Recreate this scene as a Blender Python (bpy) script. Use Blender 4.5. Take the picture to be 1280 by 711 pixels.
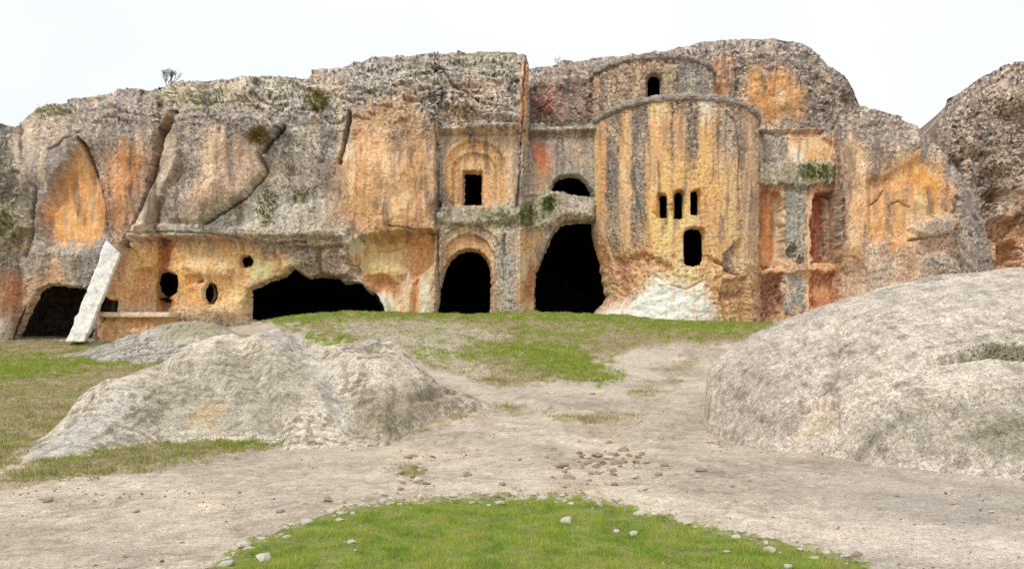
import bpy, math, random
import numpy as np
from mathutils import Vector

for o in list(bpy.data.objects):
    bpy.data.objects.remove(o)
scene = bpy.context.scene
COL = scene.collection
rng = np.random.default_rng(7)
random.seed(7)

# ------------------------------------------------------------------ camera, sky, sun, exposure
F = 1108.0                 # focal length in photo pixels (1280 wide)
EYE = 1.6                  # eye height above the path
HOR = 415.0                # horizon row in the photo
cam_data = bpy.data.cameras.new('camera')
cam = bpy.data.objects.new('camera', cam_data)
COL.objects.link(cam)
cam.location = (0, 0, EYE)
cam.rotation_euler = (math.radians(90), 0, 0)
cam_data.sensor_width = 36
cam_data.lens = F / 1280 * 36
cam_data.shift_y = (HOR - 355.5) / 1280
cam_data.clip_start = 0.1
cam_data.clip_end = 3000
scene.camera = cam

SUN_EL, SUN_AZ = math.radians(48), math.radians(215)     # azimuth clockwise from +Y: behind the camera, to its left
world = bpy.data.worlds.new('World')
scene.world = world
world.use_nodes = True
wn, wl = world.node_tree.nodes, world.node_tree.links
wn.clear()
w_out = wn.new('ShaderNodeOutputWorld')
w_bg = wn.new('ShaderNodeBackground')
w_bg.inputs['Strength'].default_value = 0.10
w_sky = wn.new('ShaderNodeTexSky')
w_sky.sky_type = 'NISHITA'
w_sky.sun_disc = False
w_sky.sun_elevation = SUN_EL
w_sky.sun_rotation = SUN_AZ
w_tc = wn.new('ShaderNodeTexCoord')
w_noise = wn.new('ShaderNodeTexNoise')
w_noise.inputs['Scale'].default_value = 1.6
w_noise.inputs['Detail'].default_value = 5
w_ramp = wn.new('ShaderNodeValToRGB')
w_ramp.color_ramp.elements[0].position = 0.30
w_ramp.color_ramp.elements[0].color = (0.80, 0.80, 0.80, 1)
w_ramp.color_ramp.elements[1].position = 0.62
w_ramp.color_ramp.elements[1].color = (0.99, 0.99, 0.99, 1)
w_mix = wn.new('ShaderNodeMixRGB')
w_mix.inputs['Color2'].default_value = (9.0, 9.3, 9.7, 1)
wl.new(w_tc.outputs['Generated'], w_noise.inputs['Vector'])
wl.new(w_noise.outputs['Fac'], w_ramp.inputs['Fac'])
wl.new(w_ramp.outputs['Color'], w_mix.inputs['Fac'])
wl.new(w_sky.outputs['Color'], w_mix.inputs['Color1'])
wl.new(w_mix.outputs['Color'], w_bg.inputs['Color'])
wl.new(w_bg.outputs['Background'], w_out.inputs['Surface'])

sun_data = bpy.data.lights.new('sun', 'SUN')
sun_data.energy = 1.5
sun_data.angle = math.radians(12)
sun_data.color = (1.0, 0.965, 0.91)
sun = bpy.data.objects.new('sun', sun_data)
COL.objects.link(sun)
sd_dir = Vector((math.sin(SUN_AZ) * math.cos(SUN_EL), math.cos(SUN_AZ) * math.cos(SUN_EL), math.sin(SUN_EL)))
sun.rotation_euler = (-sd_dir).to_track_quat('-Z', 'Y').to_euler()
sun.location = sd_dir * 60

vs = scene.view_settings
vs.view_transform = 'Standard'
vs.look = 'None'
vs.gamma = 1
vs.exposure = 0.15
vs.use_curve_mapping = False

# ------------------------------------------------------------------ numeric helpers
def sstep(a, b, x):
    t = np.clip((x - a) / (b - a), 0, 1)
    return t * t * (3 - 2 * t)

_TAB = {}
def perlin(x, y, seed=0):
    n = 128
    seed = int(seed) % 997
    if seed not in _TAB:
        ang = np.random.default_rng(seed).random((n, n)).astype(np.float32) * 2 * np.pi
        _TAB[seed] = np.cos(ang), np.sin(ang)
    gx, gy = _TAB[seed]
    x, y = np.asarray(x, np.float32), np.asarray(y, np.float32)
    x, y = np.broadcast_arrays(x, y)
    xi, yi = np.floor(x).astype(np.int32), np.floor(y).astype(np.int32)
    fx, fy = x - xi, y - yi
    u = fx * fx * fx * (fx * (fx * 6 - 15) + 10)
    v = fy * fy * fy * (fy * (fy * 6 - 15) + 10)
    x0, x1, y0, y1 = xi & (n - 1), (xi + 1) & (n - 1), yi & (n - 1), (yi + 1) & (n - 1)
    a = gx[x0, y0] * fx + gy[x0, y0] * fy
    b = gx[x1, y0] * (fx - 1) + gy[x1, y0] * fy
    c = gx[x0, y1] * fx + gy[x0, y1] * (fy - 1)
    d = gx[x1, y1] * (fx - 1) + gy[x1, y1] * (fy - 1)
    return ((a + u * (b - a)) * (1 - v) + (c + u * (d - c)) * v) * 1.5

def fbm(x, y, octv=4, seed=0, gain=0.5):
    s, amp, tot = 0, 1.0, 0
    for i in range(octv):
        s = s + amp * perlin(x * 2 ** i + 17.3 * i, y * 2 ** i - 9.1 * i, seed + i)
        tot += amp
        amp *= gain
    return s / tot

def ridged(x, y, octv=3, seed=0):
    s, amp, tot = 0, 1.0, 0
    for i in range(octv):
        s = s + amp * (1 - 2 * np.abs(perlin(x * 2 ** i, y * 2 ** i, seed + i)))
        tot += amp
        amp *= 0.5
    return s / tot

def tri(P3, s, octv=3, seed=0, gain=.5):
    x, y, z = P3[..., 0] / s, P3[..., 1] / s, P3[..., 2] / s
    return (fbm(x, z, octv, seed, gain) + fbm(y + 31, z - 7, octv, seed + 100, gain) + fbm(x - 13, y + 5, octv, seed + 200, gain)) * .62

def facets(x, y, seed=0):
    """broken-rock relief: every Voronoi cell is a small tilted plane"""
    r = np.random.default_rng(seed)
    n = 64
    jx, jy, ta, tb, hh = [r.random((n, n)).astype(np.float32) for _ in range(5)]
    x, y = np.asarray(x, np.float32), np.asarray(y, np.float32)
    xi, yi = np.floor(x).astype(np.int32), np.floor(y).astype(np.int32)
    best = np.full(x.shape, 9, np.float32)
    val = np.zeros(x.shape, np.float32)
    for a in (-1, 0, 1):
        for b in (-1, 0, 1):
            cx, cy = (xi + a) & (n - 1), (yi + b) & (n - 1)
            dx, dy = x - (xi + a + jx[cx, cy]), y - (yi + b + jy[cx, cy])
            d = dx * dx + dy * dy
            m = d < best
            val = np.where(m, (hh[cx, cy] - .5) * .8 + (ta[cx, cy] - .5) * 1.6 * dx + (tb[cx, cy] - .7) * 1.6 * dy, val)
            best = np.minimum(best, d)
    return val

def sd_poly(PX, PY, poly, margin=40.0):
    """signed distance (negative inside), evaluated near the polygon only"""
    p = np.asarray(poly, float)
    out = np.full(PX.shape, 1e3, np.float32)
    m = (PX > p[:, 0].min() - margin) & (PX < p[:, 0].max() + margin) & (PY > p[:, 1].min() - margin) & (PY < p[:, 1].max() + margin)
    if not m.any():
        return out
    x, y = PX[m], PY[m]
    d = np.full(x.shape, 1e9)
    ins = np.zeros(x.shape, bool)
    n = len(p)
    for i in range(n):
        ax, ay = p[i]
        bx, by = p[(i + 1) % n]
        ex, ey = bx - ax, by - ay
        t = np.clip(((x - ax) * ex + (y - ay) * ey) / max(ex * ex + ey * ey, 1e-9), 0, 1)
        d = np.minimum(d, (x - ax - t * ex) ** 2 + (y - ay - t * ey) ** 2)
        if ay != by:
            c = ((ay > y) != (by > y)) & (x < ex * (y - ay) / (by - ay) + ax)
            ins ^= c
    out[m] = np.where(ins, -1, 1) * np.sqrt(d)
    return out

def sd_line(PX, PY, pts, margin=34.0):
    p = np.asarray(pts, float)
    out = np.full(PX.shape, 1e3, np.float32)
    m = (PX > p[:, 0].min() - margin) & (PX < p[:, 0].max() + margin) & (PY > p[:, 1].min() - margin) & (PY < p[:, 1].max() + margin)
    if not m.any():
        return out
    x, y = PX[m], PY[m]
    d = np.full(x.shape, 1e9)
    for (ax, ay), (bx, by) in zip(p[:-1], p[1:]):
        ex, ey = bx - ax, by - ay
        t = np.clip(((x - ax) * ex + (y - ay) * ey) / max(ex * ex + ey * ey, 1e-9), 0, 1)
        d = np.minimum(d, (x - ax - t * ex) ** 2 + (y - ay - t * ey) ** 2)
    out[m] = np.sqrt(d)
    return out

def lin(c):
    c = np.asarray(c, float) / 255
    return np.where(c <= 0.04045, c / 12.92, ((c + 0.055) / 1.055) ** 2.4)

def unproj(px, py, Y):
    return np.stack([(px - 640) * Y / F, Y + 0 * px, EYE + (HOR - py) * Y / F], -1)

def proj(P):
    return 640 + F * P[..., 0] / P[..., 1], HOR - F * (P[..., 2] - EYE) / P[..., 1]

def arch(cx, hw, top, spring, bottom, n=10):
    pts = [(cx - hw, bottom), (cx - hw, spring)]
    for i in range(1, n):
        a = math.pi - math.pi * i / n
        pts.append((cx + hw * math.cos(a), spring - (spring - top) * math.sin(a)))
    return pts + [(cx + hw, spring), (cx + hw, bottom)]

def ell(cx, cy, rx, ry, n=16):
    return [(cx + rx * math.cos(2 * math.pi * i / n), cy + ry * math.sin(2 * math.pi * i / n)) for i in range(n)]

def grid_normals(P, flip_to):
    du = np.gradient(P, axis=1)
    dv = np.gradient(P, axis=0)
    n = np.cross(du, dv)
    n /= np.maximum(np.linalg.norm(n, axis=-1, keepdims=True), 1e-9)
    s = np.sign((n * flip_to).sum(-1, keepdims=True))
    s[s == 0] = 1
    return n * s

# ------------------------------------------------------------------ mesh / object helpers
def mesh_from(name, V, Fc, col=None, extra=None, smooth=True):
    """V (n,3); Fc (m,3|4) -> mesh with a point colour attribute"""
    me = bpy.data.meshes.new(name)
    k = Fc.shape[1]
    me.vertices.add(len(V))
    me.vertices.foreach_set('co', np.ascontiguousarray(V, np.float32).ravel())
    me.loops.add(Fc.size)
    me.loops.foreach_set('vertex_index', np.ascontiguousarray(Fc, np.int32).ravel())
    me.polygons.add(len(Fc))
    me.polygons.foreach_set('loop_start', np.arange(0, Fc.size, k, dtype=np.int32))
    me.polygons.foreach_set('loop_total', np.full(len(Fc), k, np.int32))
    me.polygons.foreach_set('use_smooth', np.full(len(Fc), smooth, bool))
    if col is not None:
        a = me.attributes.new('tint', 'FLOAT_COLOR', 'POINT')
        c4 = np.ones((len(V), 4), np.float32)
        c4[:, :3] = np.clip(col, 0, 1)
        a.data.foreach_set('color', c4.ravel())
    if extra is not None:
        a = me.attributes.new('grit', 'FLOAT', 'POINT')
        a.data.foreach_set('value', np.ascontiguousarray(extra, np.float32))
    me.update(calc_edges=True)
    return me

def obj(name, me, mat, parent=None):
    o = bpy.data.objects.new(name, me)
    COL.objects.link(o)
    if me is not None and mat is not None:
        me.materials.clear()
        me.materials.append(mat)
    if parent is not None:
        o.parent = parent
    return o

def tag(o, label, cat, group=None, kind=None):
    o['label'] = label
    if cat:
        o['category'] = cat
    if group:
        o['group'] = group
    if kind:
        o['kind'] = kind
    return o

def grid_faces(nr, nc, keep=None, flip=False):
    idx = np.arange(nr * nc).reshape(nr, nc)
    q = np.stack([idx[:-1, :-1], idx[:-1, 1:], idx[1:, 1:], idx[1:, :-1]], -1)
    if flip:
        q = q[..., ::-1]
    q = q.reshape(-1, 4)
    if keep is not None:
        q = q[keep.reshape(-1)]
    return q

def compact(V, Q, *arrs):
    used = np.zeros(len(V), bool)
    used[Q.ravel()] = True
    remap = np.cumsum(used) - 1
    return (V[used], remap[Q]) + tuple(a[used] for a in arrs)

# ------------------------------------------------------------------ materials
def rock_material(name, speck=0.55, bump=0.35, scale=1.0):
    m = bpy.data.materials.new(name)
    m.use_nodes = True
    nt = m.node_tree
    N, L = nt.nodes, nt.links
    bs = N['Principled BSDF']
    bs.inputs['Roughness'].default_value = 0.95
    bs.inputs['Specular IOR Level'].default_value = 0.15
    at = N.new('ShaderNodeAttribute'); at.attribute_name = 'tint'
    gr = N.new('ShaderNodeAttribute'); gr.attribute_name = 'grit'
    tc = N.new('ShaderNodeTexCoord')
    n1 = N.new('ShaderNodeTexNoise'); n1.inputs['Scale'].default_value = 9 * scale; n1.inputs['Detail'].default_value = 6; n1.inputs['Roughness'].default_value = 0.7
    n2 = N.new('ShaderNodeTexNoise'); n2.inputs['Scale'].default_value = 30 * scale; n2.inputs['Detail'].default_value = 3
    vo = N.new('ShaderNodeTexVoronoi'); vo.inputs['Scale'].default_value = 14 * scale
    for t in (n1, n2, vo):
        L.new(tc.outputs['Object'], t.inputs['Vector'])
    # speckle factor: 1 + k*(noise-0.5)
    def math_(op, a, b):
        nd = N.new('ShaderNodeMath'); nd.operation = op
        for i, v in enumerate((a, b)):
            if isinstance(v, (int, float)):
                nd.inputs[i].default_value = v
            else:
                L.new(v, nd.inputs[i])
        return nd.outputs[0]
    s1 = math_('SUBTRACT', n1.outputs['Fac'], 0.5)
    s2 = math_('SUBTRACT', n2.outputs['Fac'], 0.5)
    ss = math_('ADD', math_('MULTIPLY', s1, 2.0), math_('MULTIPLY', s2, 1.6))
    g = math_('ADD', math_('MULTIPLY', gr.outputs['Fac'], 0.85), 0.22)
    k = math_('ADD', math_('MULTIPLY', math_('MULTIPLY', ss, g), speck), 1.0)
    mr = N.new('ShaderNodeMapRange'); mr.interpolation_type = 'SMOOTHSTEP'
    mr.inputs['From Min'].default_value = 0.56; mr.inputs['From Max'].default_value = 0.66
    mr.inputs['To Min'].default_value = 0.0; mr.inputs['To Max'].default_value = 0.6
    n3 = N.new('ShaderNodeTexNoise'); n3.inputs['Scale'].default_value = 17 * scale; n3.inputs['Detail'].default_value = 4
    L.new(tc.outputs['Object'], n3.inputs['Vector']); L.new(n3.outputs['Fac'], mr.inputs['Value'])
    spots = math_('SUBTRACT', 1.0, math_('MULTIPLY', mr.outputs['Result'], g))
    kc = math_('MULTIPLY', math_('MAXIMUM', k, 0.3), spots)
    mul = N.new('ShaderNodeVectorMath'); mul.operation = 'SCALE'
    L.new(at.outputs['Color'], mul.inputs[0]); L.new(kc, mul.inputs['Scale'])
    L.new(mul.outputs['Vector'], bs.inputs['Base Color'])
    # relief: pits and grain
    pit = math_('MULTIPLY', math_('SUBTRACT', 0.35, vo.outputs['Distance']), -1.0)
    pitc = math_('MINIMUM', pit, 0.0)
    h = math_('ADD', math_('MULTIPLY', n1.outputs['Fac'], 1.0), math_('MULTIPLY', n2.outputs['Fac'], 0.35))
    h = math_('ADD', h, math_('MULTIPLY', pitc, 0.8))
    h = math_('MULTIPLY', h, g)
    bp = N.new('ShaderNodeBump'); bp.inputs['Strength'].default_value = bump; bp.inputs['Distance'].default_value = 0.12 / scale
    L.new(h, bp.inputs['Height']); L.new(bp.outputs['Normal'], bs.inputs['Normal'])
    return m

def plain_material(name, rgb, var=0.3, scale=20, rough=0.9):
    m = bpy.data.materials.new(name)
    m.use_nodes = True
    N, L = m.node_tree.nodes, m.node_tree.links
    bs = N['Principled BSDF']
    bs.inputs['Roughness'].default_value = rough
    bs.inputs['Specular IOR Level'].default_value = 0.15
    tc = N.new('ShaderNodeTexCoord')
    nz = N.new('ShaderNodeTexNoise'); nz.inputs['Scale'].default_value = scale; nz.inputs['Detail'].default_value = 5
    rp = N.new('ShaderNodeValToRGB')
    rp.color_ramp.elements[0].position = 0.3
    rp.color_ramp.elements[1].position = 0.7
    rp.color_ramp.elements[0].color = tuple(c * (1 - var) for c in rgb) + (1,)
    rp.color_ramp.elements[1].color = tuple(min(1, c * (1 + var)) for c in rgb) + (1,)
    L.new(tc.outputs['Object'], nz.inputs['Vector']); L.new(nz.outputs['Fac'], rp.inputs['Fac']); L.new(rp.outputs['Color'], bs.inputs['Base Color'])
    bp = N.new('ShaderNodeBump'); bp.inputs['Strength'].default_value = 0.4; bp.inputs['Distance'].default_value = 0.02
    L.new(nz.outputs['Fac'], bp.inputs['Height']); L.new(bp.outputs['Normal'], bs.inputs['Normal'])
    return m

def leaf_material(name, transl=0.35):
    m = bpy.data.materials.new(name)
    m.use_nodes = True
    N, L = m.node_tree.nodes, m.node_tree.links
    bs = N['Principled BSDF']
    bs.inputs['Roughness'].default_value = 0.7
    bs.inputs['Specular IOR Level'].default_value = 0.2
    at = N.new('ShaderNodeAttribute'); at.attribute_name = 'tint'
    L.new(at.outputs['Color'], bs.inputs['Base Color'])
    tr = N.new('ShaderNodeBsdfTranslucent')
    L.new(at.outputs['Color'], tr.inputs['Color'])
    mx = N.new('ShaderNodeMixShader'); mx.inputs['Fac'].default_value = transl
    L.new(bs.outputs[0], mx.inputs[1]); L.new(tr.outputs[0], mx.inputs[2])
    L.new(mx.outputs[0], N['Material Output'].inputs['Surface'])
    return m

M_CLIFF = rock_material('weathered_tuff', speck=.95, bump=0.18)
M_BOULDER = rock_material('pale_tuff', speck=1.4, bump=0.45, scale=2.6)
M_GROUND = rock_material('trodden_earth', speck=1.5, bump=0.4, scale=3.6)
M_CAVE_SHADE = plain_material('shade_black_cave_rock', (0.010, 0.0095, 0.008), 0.4, 3)  # near-black colour puts the shade inside the openings into the rock
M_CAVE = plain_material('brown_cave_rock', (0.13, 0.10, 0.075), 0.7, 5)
M_STONE_PALE = plain_material('pale_stone', (0.62, 0.56, 0.47), 0.22, 25)
M_STONE_BROWN = plain_material('brown_stone', (0.36, 0.265, 0.185), 0.4, 25)
M_TWIG = plain_material('grey_twig', (0.12, 0.095, 0.085), 0.3, 20)
M_LEAF = leaf_material('small_leaves')
M_GRASS = leaf_material('grass_blades')

# ------------------------------------------------------------------ colours of the cliff: stains, lichen and bare tuff, each with its own outline
ALB = 0.71      # how strongly the face is lit compared with its reflectance
PATCHES = [   # (outline in photo pixels, colour, strength, softness, raggedness, grit)
    # leftmost grey mass with moss
    ([(-140, 120), (28, 150), (24, 200), (48, 240), (42, 290), (0, 335), (-140, 345)], (106, 101, 88), .9, 8, 6, 1.0),
    ([(-140, 260), (0, 255), (22, 262), (34, 290), (5, 305), (-140, 320)], (98, 104, 56), .75, 8, 10, 1.0),
    ([(28, 165), (45, 155), (50, 240), (38, 250), (30, 215)], (186, 168, 148), .8, 4, 5, .5),
    ([(45, 195), (92, 165), (80, 225), (58, 270), (48, 300), (42, 250)], (128, 119, 115), .95, 6, 5, .5),
    ([(94, 184), (104, 190), (120, 225), (129, 260), (126, 292), (106, 308), (60, 305), (54, 272), (74, 228)], (216, 148, 66), .95, 4, 6, .3),
    ([(62, 300), (106, 262), (100, 300), (90, 315)], (222, 160, 84), .7, 6, 6, .3),
    ([(110, 150), (180, 135), (205, 150), (192, 185), (130, 190), (104, 180)], (132, 120, 108), .85, 8, 8, .8),
    ([(137, 192), (168, 178), (190, 195), (184, 228), (164, 268), (150, 296), (138, 270), (131, 228)], (198, 134, 78), .95, 5, 7, .5),
    ([(150, 182), (166, 180), (172, 240), (160, 262), (150, 230)], (200, 138, 78), .6, 6, 8, .5),
    ([(176, 190), (192, 180), (186, 225), (176, 245)], (140, 126, 114), .8, 5, 6, .8),
    ([(40, 300), (125, 305), (135, 320), (110, 355), (50, 352), (20, 330)], (147, 140, 132), .9, 8, 8, .7),
    ([(-140, 345), (48, 350), (42, 372), (18, 420), (-140, 430)], (196, 150, 112), .85, 8, 10, .6),
    ([(4, 350), (22, 345), (24, 372), (8, 380)], (196, 110, 62), .7, 6, 8, .6),
    ([(-40, 400), (16, 396), (12, 428), (-40, 430)], (216, 203, 190), .8, 6, 8, .4),
    ([(58, 328), (70, 326), (76, 350), (56, 352)], (212, 140, 70), .7, 5, 6, .5),
    # pale diagonal band and slabs beside the big cleft
    ([(216, 192), (232, 190), (226, 212), (200, 254), (184, 285), (166, 312), (156, 302), (178, 262), (204, 216)], (196, 184, 168), .95, 4, 5, .3),
    ([(205, 172), (222, 160), (214, 200), (198, 235), (186, 250), (196, 200)], (176, 158, 138), .9, 4, 5, .5),
    ([(222, 150), (268, 135), (330, 152), (322, 196), (262, 225), (234, 262), (212, 262), (226, 205)], (126, 117, 111), .9, 6, 8, 1.0),
    ([(258, 205), (268, 160), (316, 178), (332, 212), (306, 246), (258, 277), (228, 278), (238, 250)], (188, 156, 128), .9, 5, 8, .6),
    ([(262, 160), (275, 172), (268, 240), (252, 270)], (204, 160, 116), .5, 8, 8, .6),
    ([(300, 105), (420, 100), (440, 130), (420, 210), (420, 290), (250, 286), (305, 250), (336, 214), (330, 160)], (163, 156, 144), .75, 8, 8, 1.0),
    ([(350, 150), (420, 140), (428, 180), (414, 240), (360, 220)], (152, 145, 136), .7, 8, 8, 1.0),
    ([(250, 268), (310, 245), (420, 262), (430, 282), (400, 292), (180, 292)], (178, 172, 158), .85, 6, 6, .8),
    ([(300, 292), (430, 292), (440, 322), (420, 345), (360, 330), (312, 300)], (158, 144, 124), .85, 6, 7, .9),
    ([(190, 105), (380, 95), (384, 120), (200, 138)], (158, 150, 112), .5, 6, 10, 1.0),
    ([(40, 135), (90, 128), (96, 145), (44, 152)], (120, 118, 70), .7, 5, 8, 1.0),
    ([(384, 92), (412, 84), (420, 104), (440, 108), (430, 128), (396, 122)], (176, 154, 132), .85, 5, 6, .8),
    # the tall ochre face left of the chapel
    ([(436, 160), (452, 138), (475, 124), (512, 120), (532, 150), (546, 166), (546, 286), (480, 288), (440, 284), (412, 272), (420, 225)], (190, 144, 96), .95, 6, 7, .6),
    ([(470, 124), (512, 120), (530, 150), (520, 170), (470, 165)], (158, 126, 92), .8, 10, 8, .8),
    ([(428, 205), (452, 180), (540, 190), (540, 284), (440, 282), (420, 262)], (212, 158, 98), .8, 10, 10, .5),
    ([(476, 200), (496, 180), (500, 230), (486, 250)], (222, 182, 130), .6, 6, 8, .4),
    ([(434, 168), (440, 160), (436, 200), (428, 204)], (226, 202, 172), .8, 3, 4, .3),
    ([(418, 262), (430, 215), (424, 284), (410, 286)], (160, 146, 132), .7, 6, 6, .7),
    ([(530, 168), (545, 164), (546, 240), (536, 238)], (206, 172, 138), .7, 3, 4, .5),
    # grey lichened crown above the chapel
    ([(420, 84), (520, 66), (660, 62), (658, 160), (552, 164), (530, 146), (512, 118), (470, 122), (440, 132)], (150, 141, 130), .9, 6, 8, 1.0),
    ([(560, 140), (575, 100), (610, 98), (640, 120), (600, 135), (575, 165)], (172, 132, 108), .6, 10, 12, 1.0),
    ([(580, 68), (650, 66), (640, 88), (590, 90)], (146, 144, 112), .6, 6, 10, 1.0),
    ([(500, 88), (560, 92), (556, 104), (505, 100)], (128, 124, 78), .6, 5, 10, 1.0),
    # lower ochre walls around the caves
    ([(160, 302), (240, 300), (300, 306), (362, 322), (360, 336), (308, 355), (306, 396), (116, 396), (142, 345)], (216, 164, 92), .95, 4, 6, .5),
    ([(190, 308), (206, 300), (214, 318), (200, 326)], (186, 112, 66), .7, 5, 8, .6),
    ([(228, 318), (246, 310), (252, 330), (236, 340)], (228, 196, 146), .8, 6, 8, .4),
    ([(218, 350), (246, 352), (250, 372), (228, 384)], (222, 150, 58), .7, 6, 8, .4),
    ([(150, 352), (186, 346), (186, 374), (152, 378)], (200, 136, 80), .6, 6, 10, .7),
    ([(140, 384), (300, 386), (302, 400), (120, 402)], (212, 190, 164), .7, 6, 8, .5),
    ([(306, 318), (338, 322), (330, 345), (310, 350)], (232, 206, 150), .8, 4, 6, .3),
    ([(286, 365), (305, 360), (306, 392), (282, 392)], (226, 186, 128), .7, 5, 6, .4),
    ([(422, 306), (438, 296), (470, 296), (452, 308), (440, 322)], (234, 224, 204), .9, 3, 4, .2),
    ([(438, 322), (452, 300), (480, 292), (546, 288), (548, 396), (480, 396), (468, 362), (452, 345)], (218, 164, 98), .95, 4, 5, .4),
    ([(446, 318), (462, 306), (500, 304), (510, 330), (470, 345), (450, 340)], (232, 190, 128), .8, 6, 8, .3),
    ([(456, 298), (540, 288), (542, 296), (480, 300)], (160, 98, 56), .6, 3, 4, .5),
    ([(456, 368), (474, 362), (492, 374), (488, 396), (470, 396)], (236, 224, 208), .85, 4, 5, .2),
    ([(452, 345), (482, 342), (494, 358), (494, 376), (468, 362)], (184, 120, 58), .8, 4, 6, .5),
    ([(496, 338), (514, 332), (514, 396), (498, 396)], (228, 208, 186), .75, 4, 5, .3),
    ([(524, 345), (538, 340), (534, 396), (520, 396)], (234, 218, 200), .85, 4, 4, .3),
    ([(512, 300), (530, 300), (524, 345), (514, 396), (508, 360)], (206, 128, 66), .7, 5, 8, .5),
    ([(378, 318), (432, 312), (436, 345), (400, 345), (376, 338)], (148, 124, 102), .7, 4, 8, .9),
    # chapel front
    ([(546, 162), (656, 162), (656, 262), (546, 262)], (168, 140, 112), .9, 3, 3, .7),
    ([(546, 165), (560, 165), (558, 262), (546, 262)], (132, 128, 120), .8, 3, 4, .8),
    (arch(594, 38, 172, 206, 258), (214, 160, 94), .9, 3, 3, .5),
    ([(560, 200), (576, 195), (576, 258), (562, 258)], (196, 144, 90), .6, 4, 6, .7),
    ([(620, 175), (646, 170), (648, 250), (630, 252), (632, 210)], (210, 172, 130), .8, 4, 5, .5),
    ([(550, 160), (656, 158), (656, 172), (550, 172)], (176, 152, 122), .7, 3, 4, .7),
    ([(644, 168), (660, 165), (660, 262), (646, 260)], (146, 138, 128), .8, 3, 5, 1.0),
    ([(540, 256), (646, 254), (648, 290), (545, 292)], (156, 148, 132), .9, 5, 8, 1.0),
    ([(600, 260), (640, 262), (640, 284), (606, 280)], (116, 120, 72), .6, 5, 8, 1.0),
    (arch(587, 46, 276, 318, 400), (176, 154, 128), .9, 4, 4, .8),
    (arch(586, 34, 290, 330, 400), (208, 154, 98), .9, 3, 4, .5),
    ([(560, 300), (576, 292), (578, 310), (566, 318)], (222, 178, 120), .7, 4, 5, .4),
    ([(618, 300), (650, 290), (650, 400), (614, 400)], (152, 146, 136), .85, 4, 5, 1.0),
    ([(608, 340), (618, 340), (620, 400), (610, 400)], (186, 148, 112), .8, 3, 4, .7),
    ([(540, 350), (552, 340), (544, 400), (532, 400)], (176, 160, 136), .8, 4, 5, .7),
    ([(648, 282), (672, 275), (684, 290), (670, 330), (668, 400), (648, 400)], (214, 168, 112), .9, 4, 4, .5),
    ([(652, 315), (662, 312), (660, 345), (652, 345)], (236, 216, 190), .8, 3, 4, .3),
    ([(656, 340), (670, 335), (668, 372), (654, 375)], (178, 100, 60), .7, 4, 6, .6),
    ([(650, 378), (668, 376), (668, 402), (650, 402)], (226, 198, 150), .7, 3, 4, .5),
    # link wall
    ([(656, 75), (745, 66), (748, 160), (656, 162)], (140, 122, 110), .9, 4, 6, .9),
    ([(652, 76), (660, 76), (658, 176), (650, 178)], (208, 152, 92), .95, 2, 2, .4),
    ([(664, 118), (690, 112), (704, 130), (694, 148), (666, 146)], (168, 80, 50), .75, 6, 8, .8),
    ([(690, 100), (738, 96), (738, 155), (704, 155)], (158, 128, 112), .6, 6, 10, .8),
    ([(656, 152), (742, 150), (742, 166), (656, 168)], (150, 148, 128), .8, 4, 6, 1.0),
    ([(660, 166), (742, 166), (742, 246), (660, 250)], (152, 144, 134), .9, 3, 4, .7),
    ([(666, 176), (682, 178), (690, 206), (684, 220), (670, 214)], (222, 112, 34), .9, 4, 5, .4),
    ([(668, 208), (684, 210), (688, 240), (668, 246)], (214, 170, 122), .8, 4, 5, .4),
    ([(700, 172), (716, 170), (706, 214), (696, 212)], (186, 176, 164), .7, 4, 6, .6),
    ([(716, 176), (728, 174), (724, 205), (714, 206)], (184, 144, 106), .7, 4, 6, .6),
    ([(640, 262), (668, 242), (692, 236), (738, 246), (742, 276), (704, 276), (690, 290), (672, 290), (650, 288)], (168, 162, 148), .92, 4, 6, 1.0),
    ([(644, 264), (664, 250), (672, 262), (664, 284), (650, 286)], (92, 108, 48), .8, 4, 8, 1.0),
    ([(676, 248), (694, 244), (694, 262), (682, 274), (674, 264)], (86, 106, 42), .85, 4, 8, 1.0),
    ([(690, 276), (704, 268), (690, 296), (674, 325), (668, 322), (678, 300)], (150, 138, 126), .8, 3, 4, .7),
    # dome rock behind
    ([(845, 45), (1080, 45), (1080, 165), (845, 165)], (136, 121, 110), .95, 4, 6, .9),
    ([(890, 78), (912, 72), (914, 126), (890, 130)], (204, 142, 88), .9, 5, 7, .5),
    ([(934, 92), (948, 82), (966, 94), (976, 80), (1006, 108), (1006, 150), (940, 158), (928, 130)], (206, 146, 78), .95, 5, 8, .4),
    ([(1010, 70), (1075, 100), (1078, 150), (1012, 156)], (126, 112, 104), .6, 8, 8, 1.0),
    ([(940, 152), (1030, 148), (1030, 164), (940, 166)], (168, 156, 136), .7, 4, 6, .8),
    # side bays
    ([(940, 164), (1050, 164), (1050, 400), (940, 400)], (192, 146, 100), .9, 3, 4, .6),
    ([(944, 166), (984, 166), (982, 206), (944, 212)], (142, 140, 134), .95, 3, 4, .9),
    ([(984, 168), (1026, 168), (1050, 180), (1046, 204), (984, 204)], (216, 172, 124), .9, 3, 4, .4),
    ([(986, 186), (1008, 186), (1006, 202), (980, 202)], (232, 212, 186), .8, 3, 4, .3),
    ([(1012, 188), (1024, 186), (1024, 202), (1012, 202)], (226, 142, 54), .8, 2, 3, .3),
    ([(944, 206), (1040, 200), (1042, 234), (944, 236)], (150, 150, 126), .92, 3, 4, 1.0),
    ([(1000, 206), (1040, 206), (1040, 228), (1000, 228)], (102, 112, 56), .7, 4, 7, 1.0),
    ([(944, 240), (976, 238), (976, 336), (944, 336)], (216, 138, 62), .9, 3, 4, .4),
    ([(970, 245), (982, 240), (980, 340), (972, 338)], (230, 198, 158), .85, 2, 3, .3),
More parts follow.
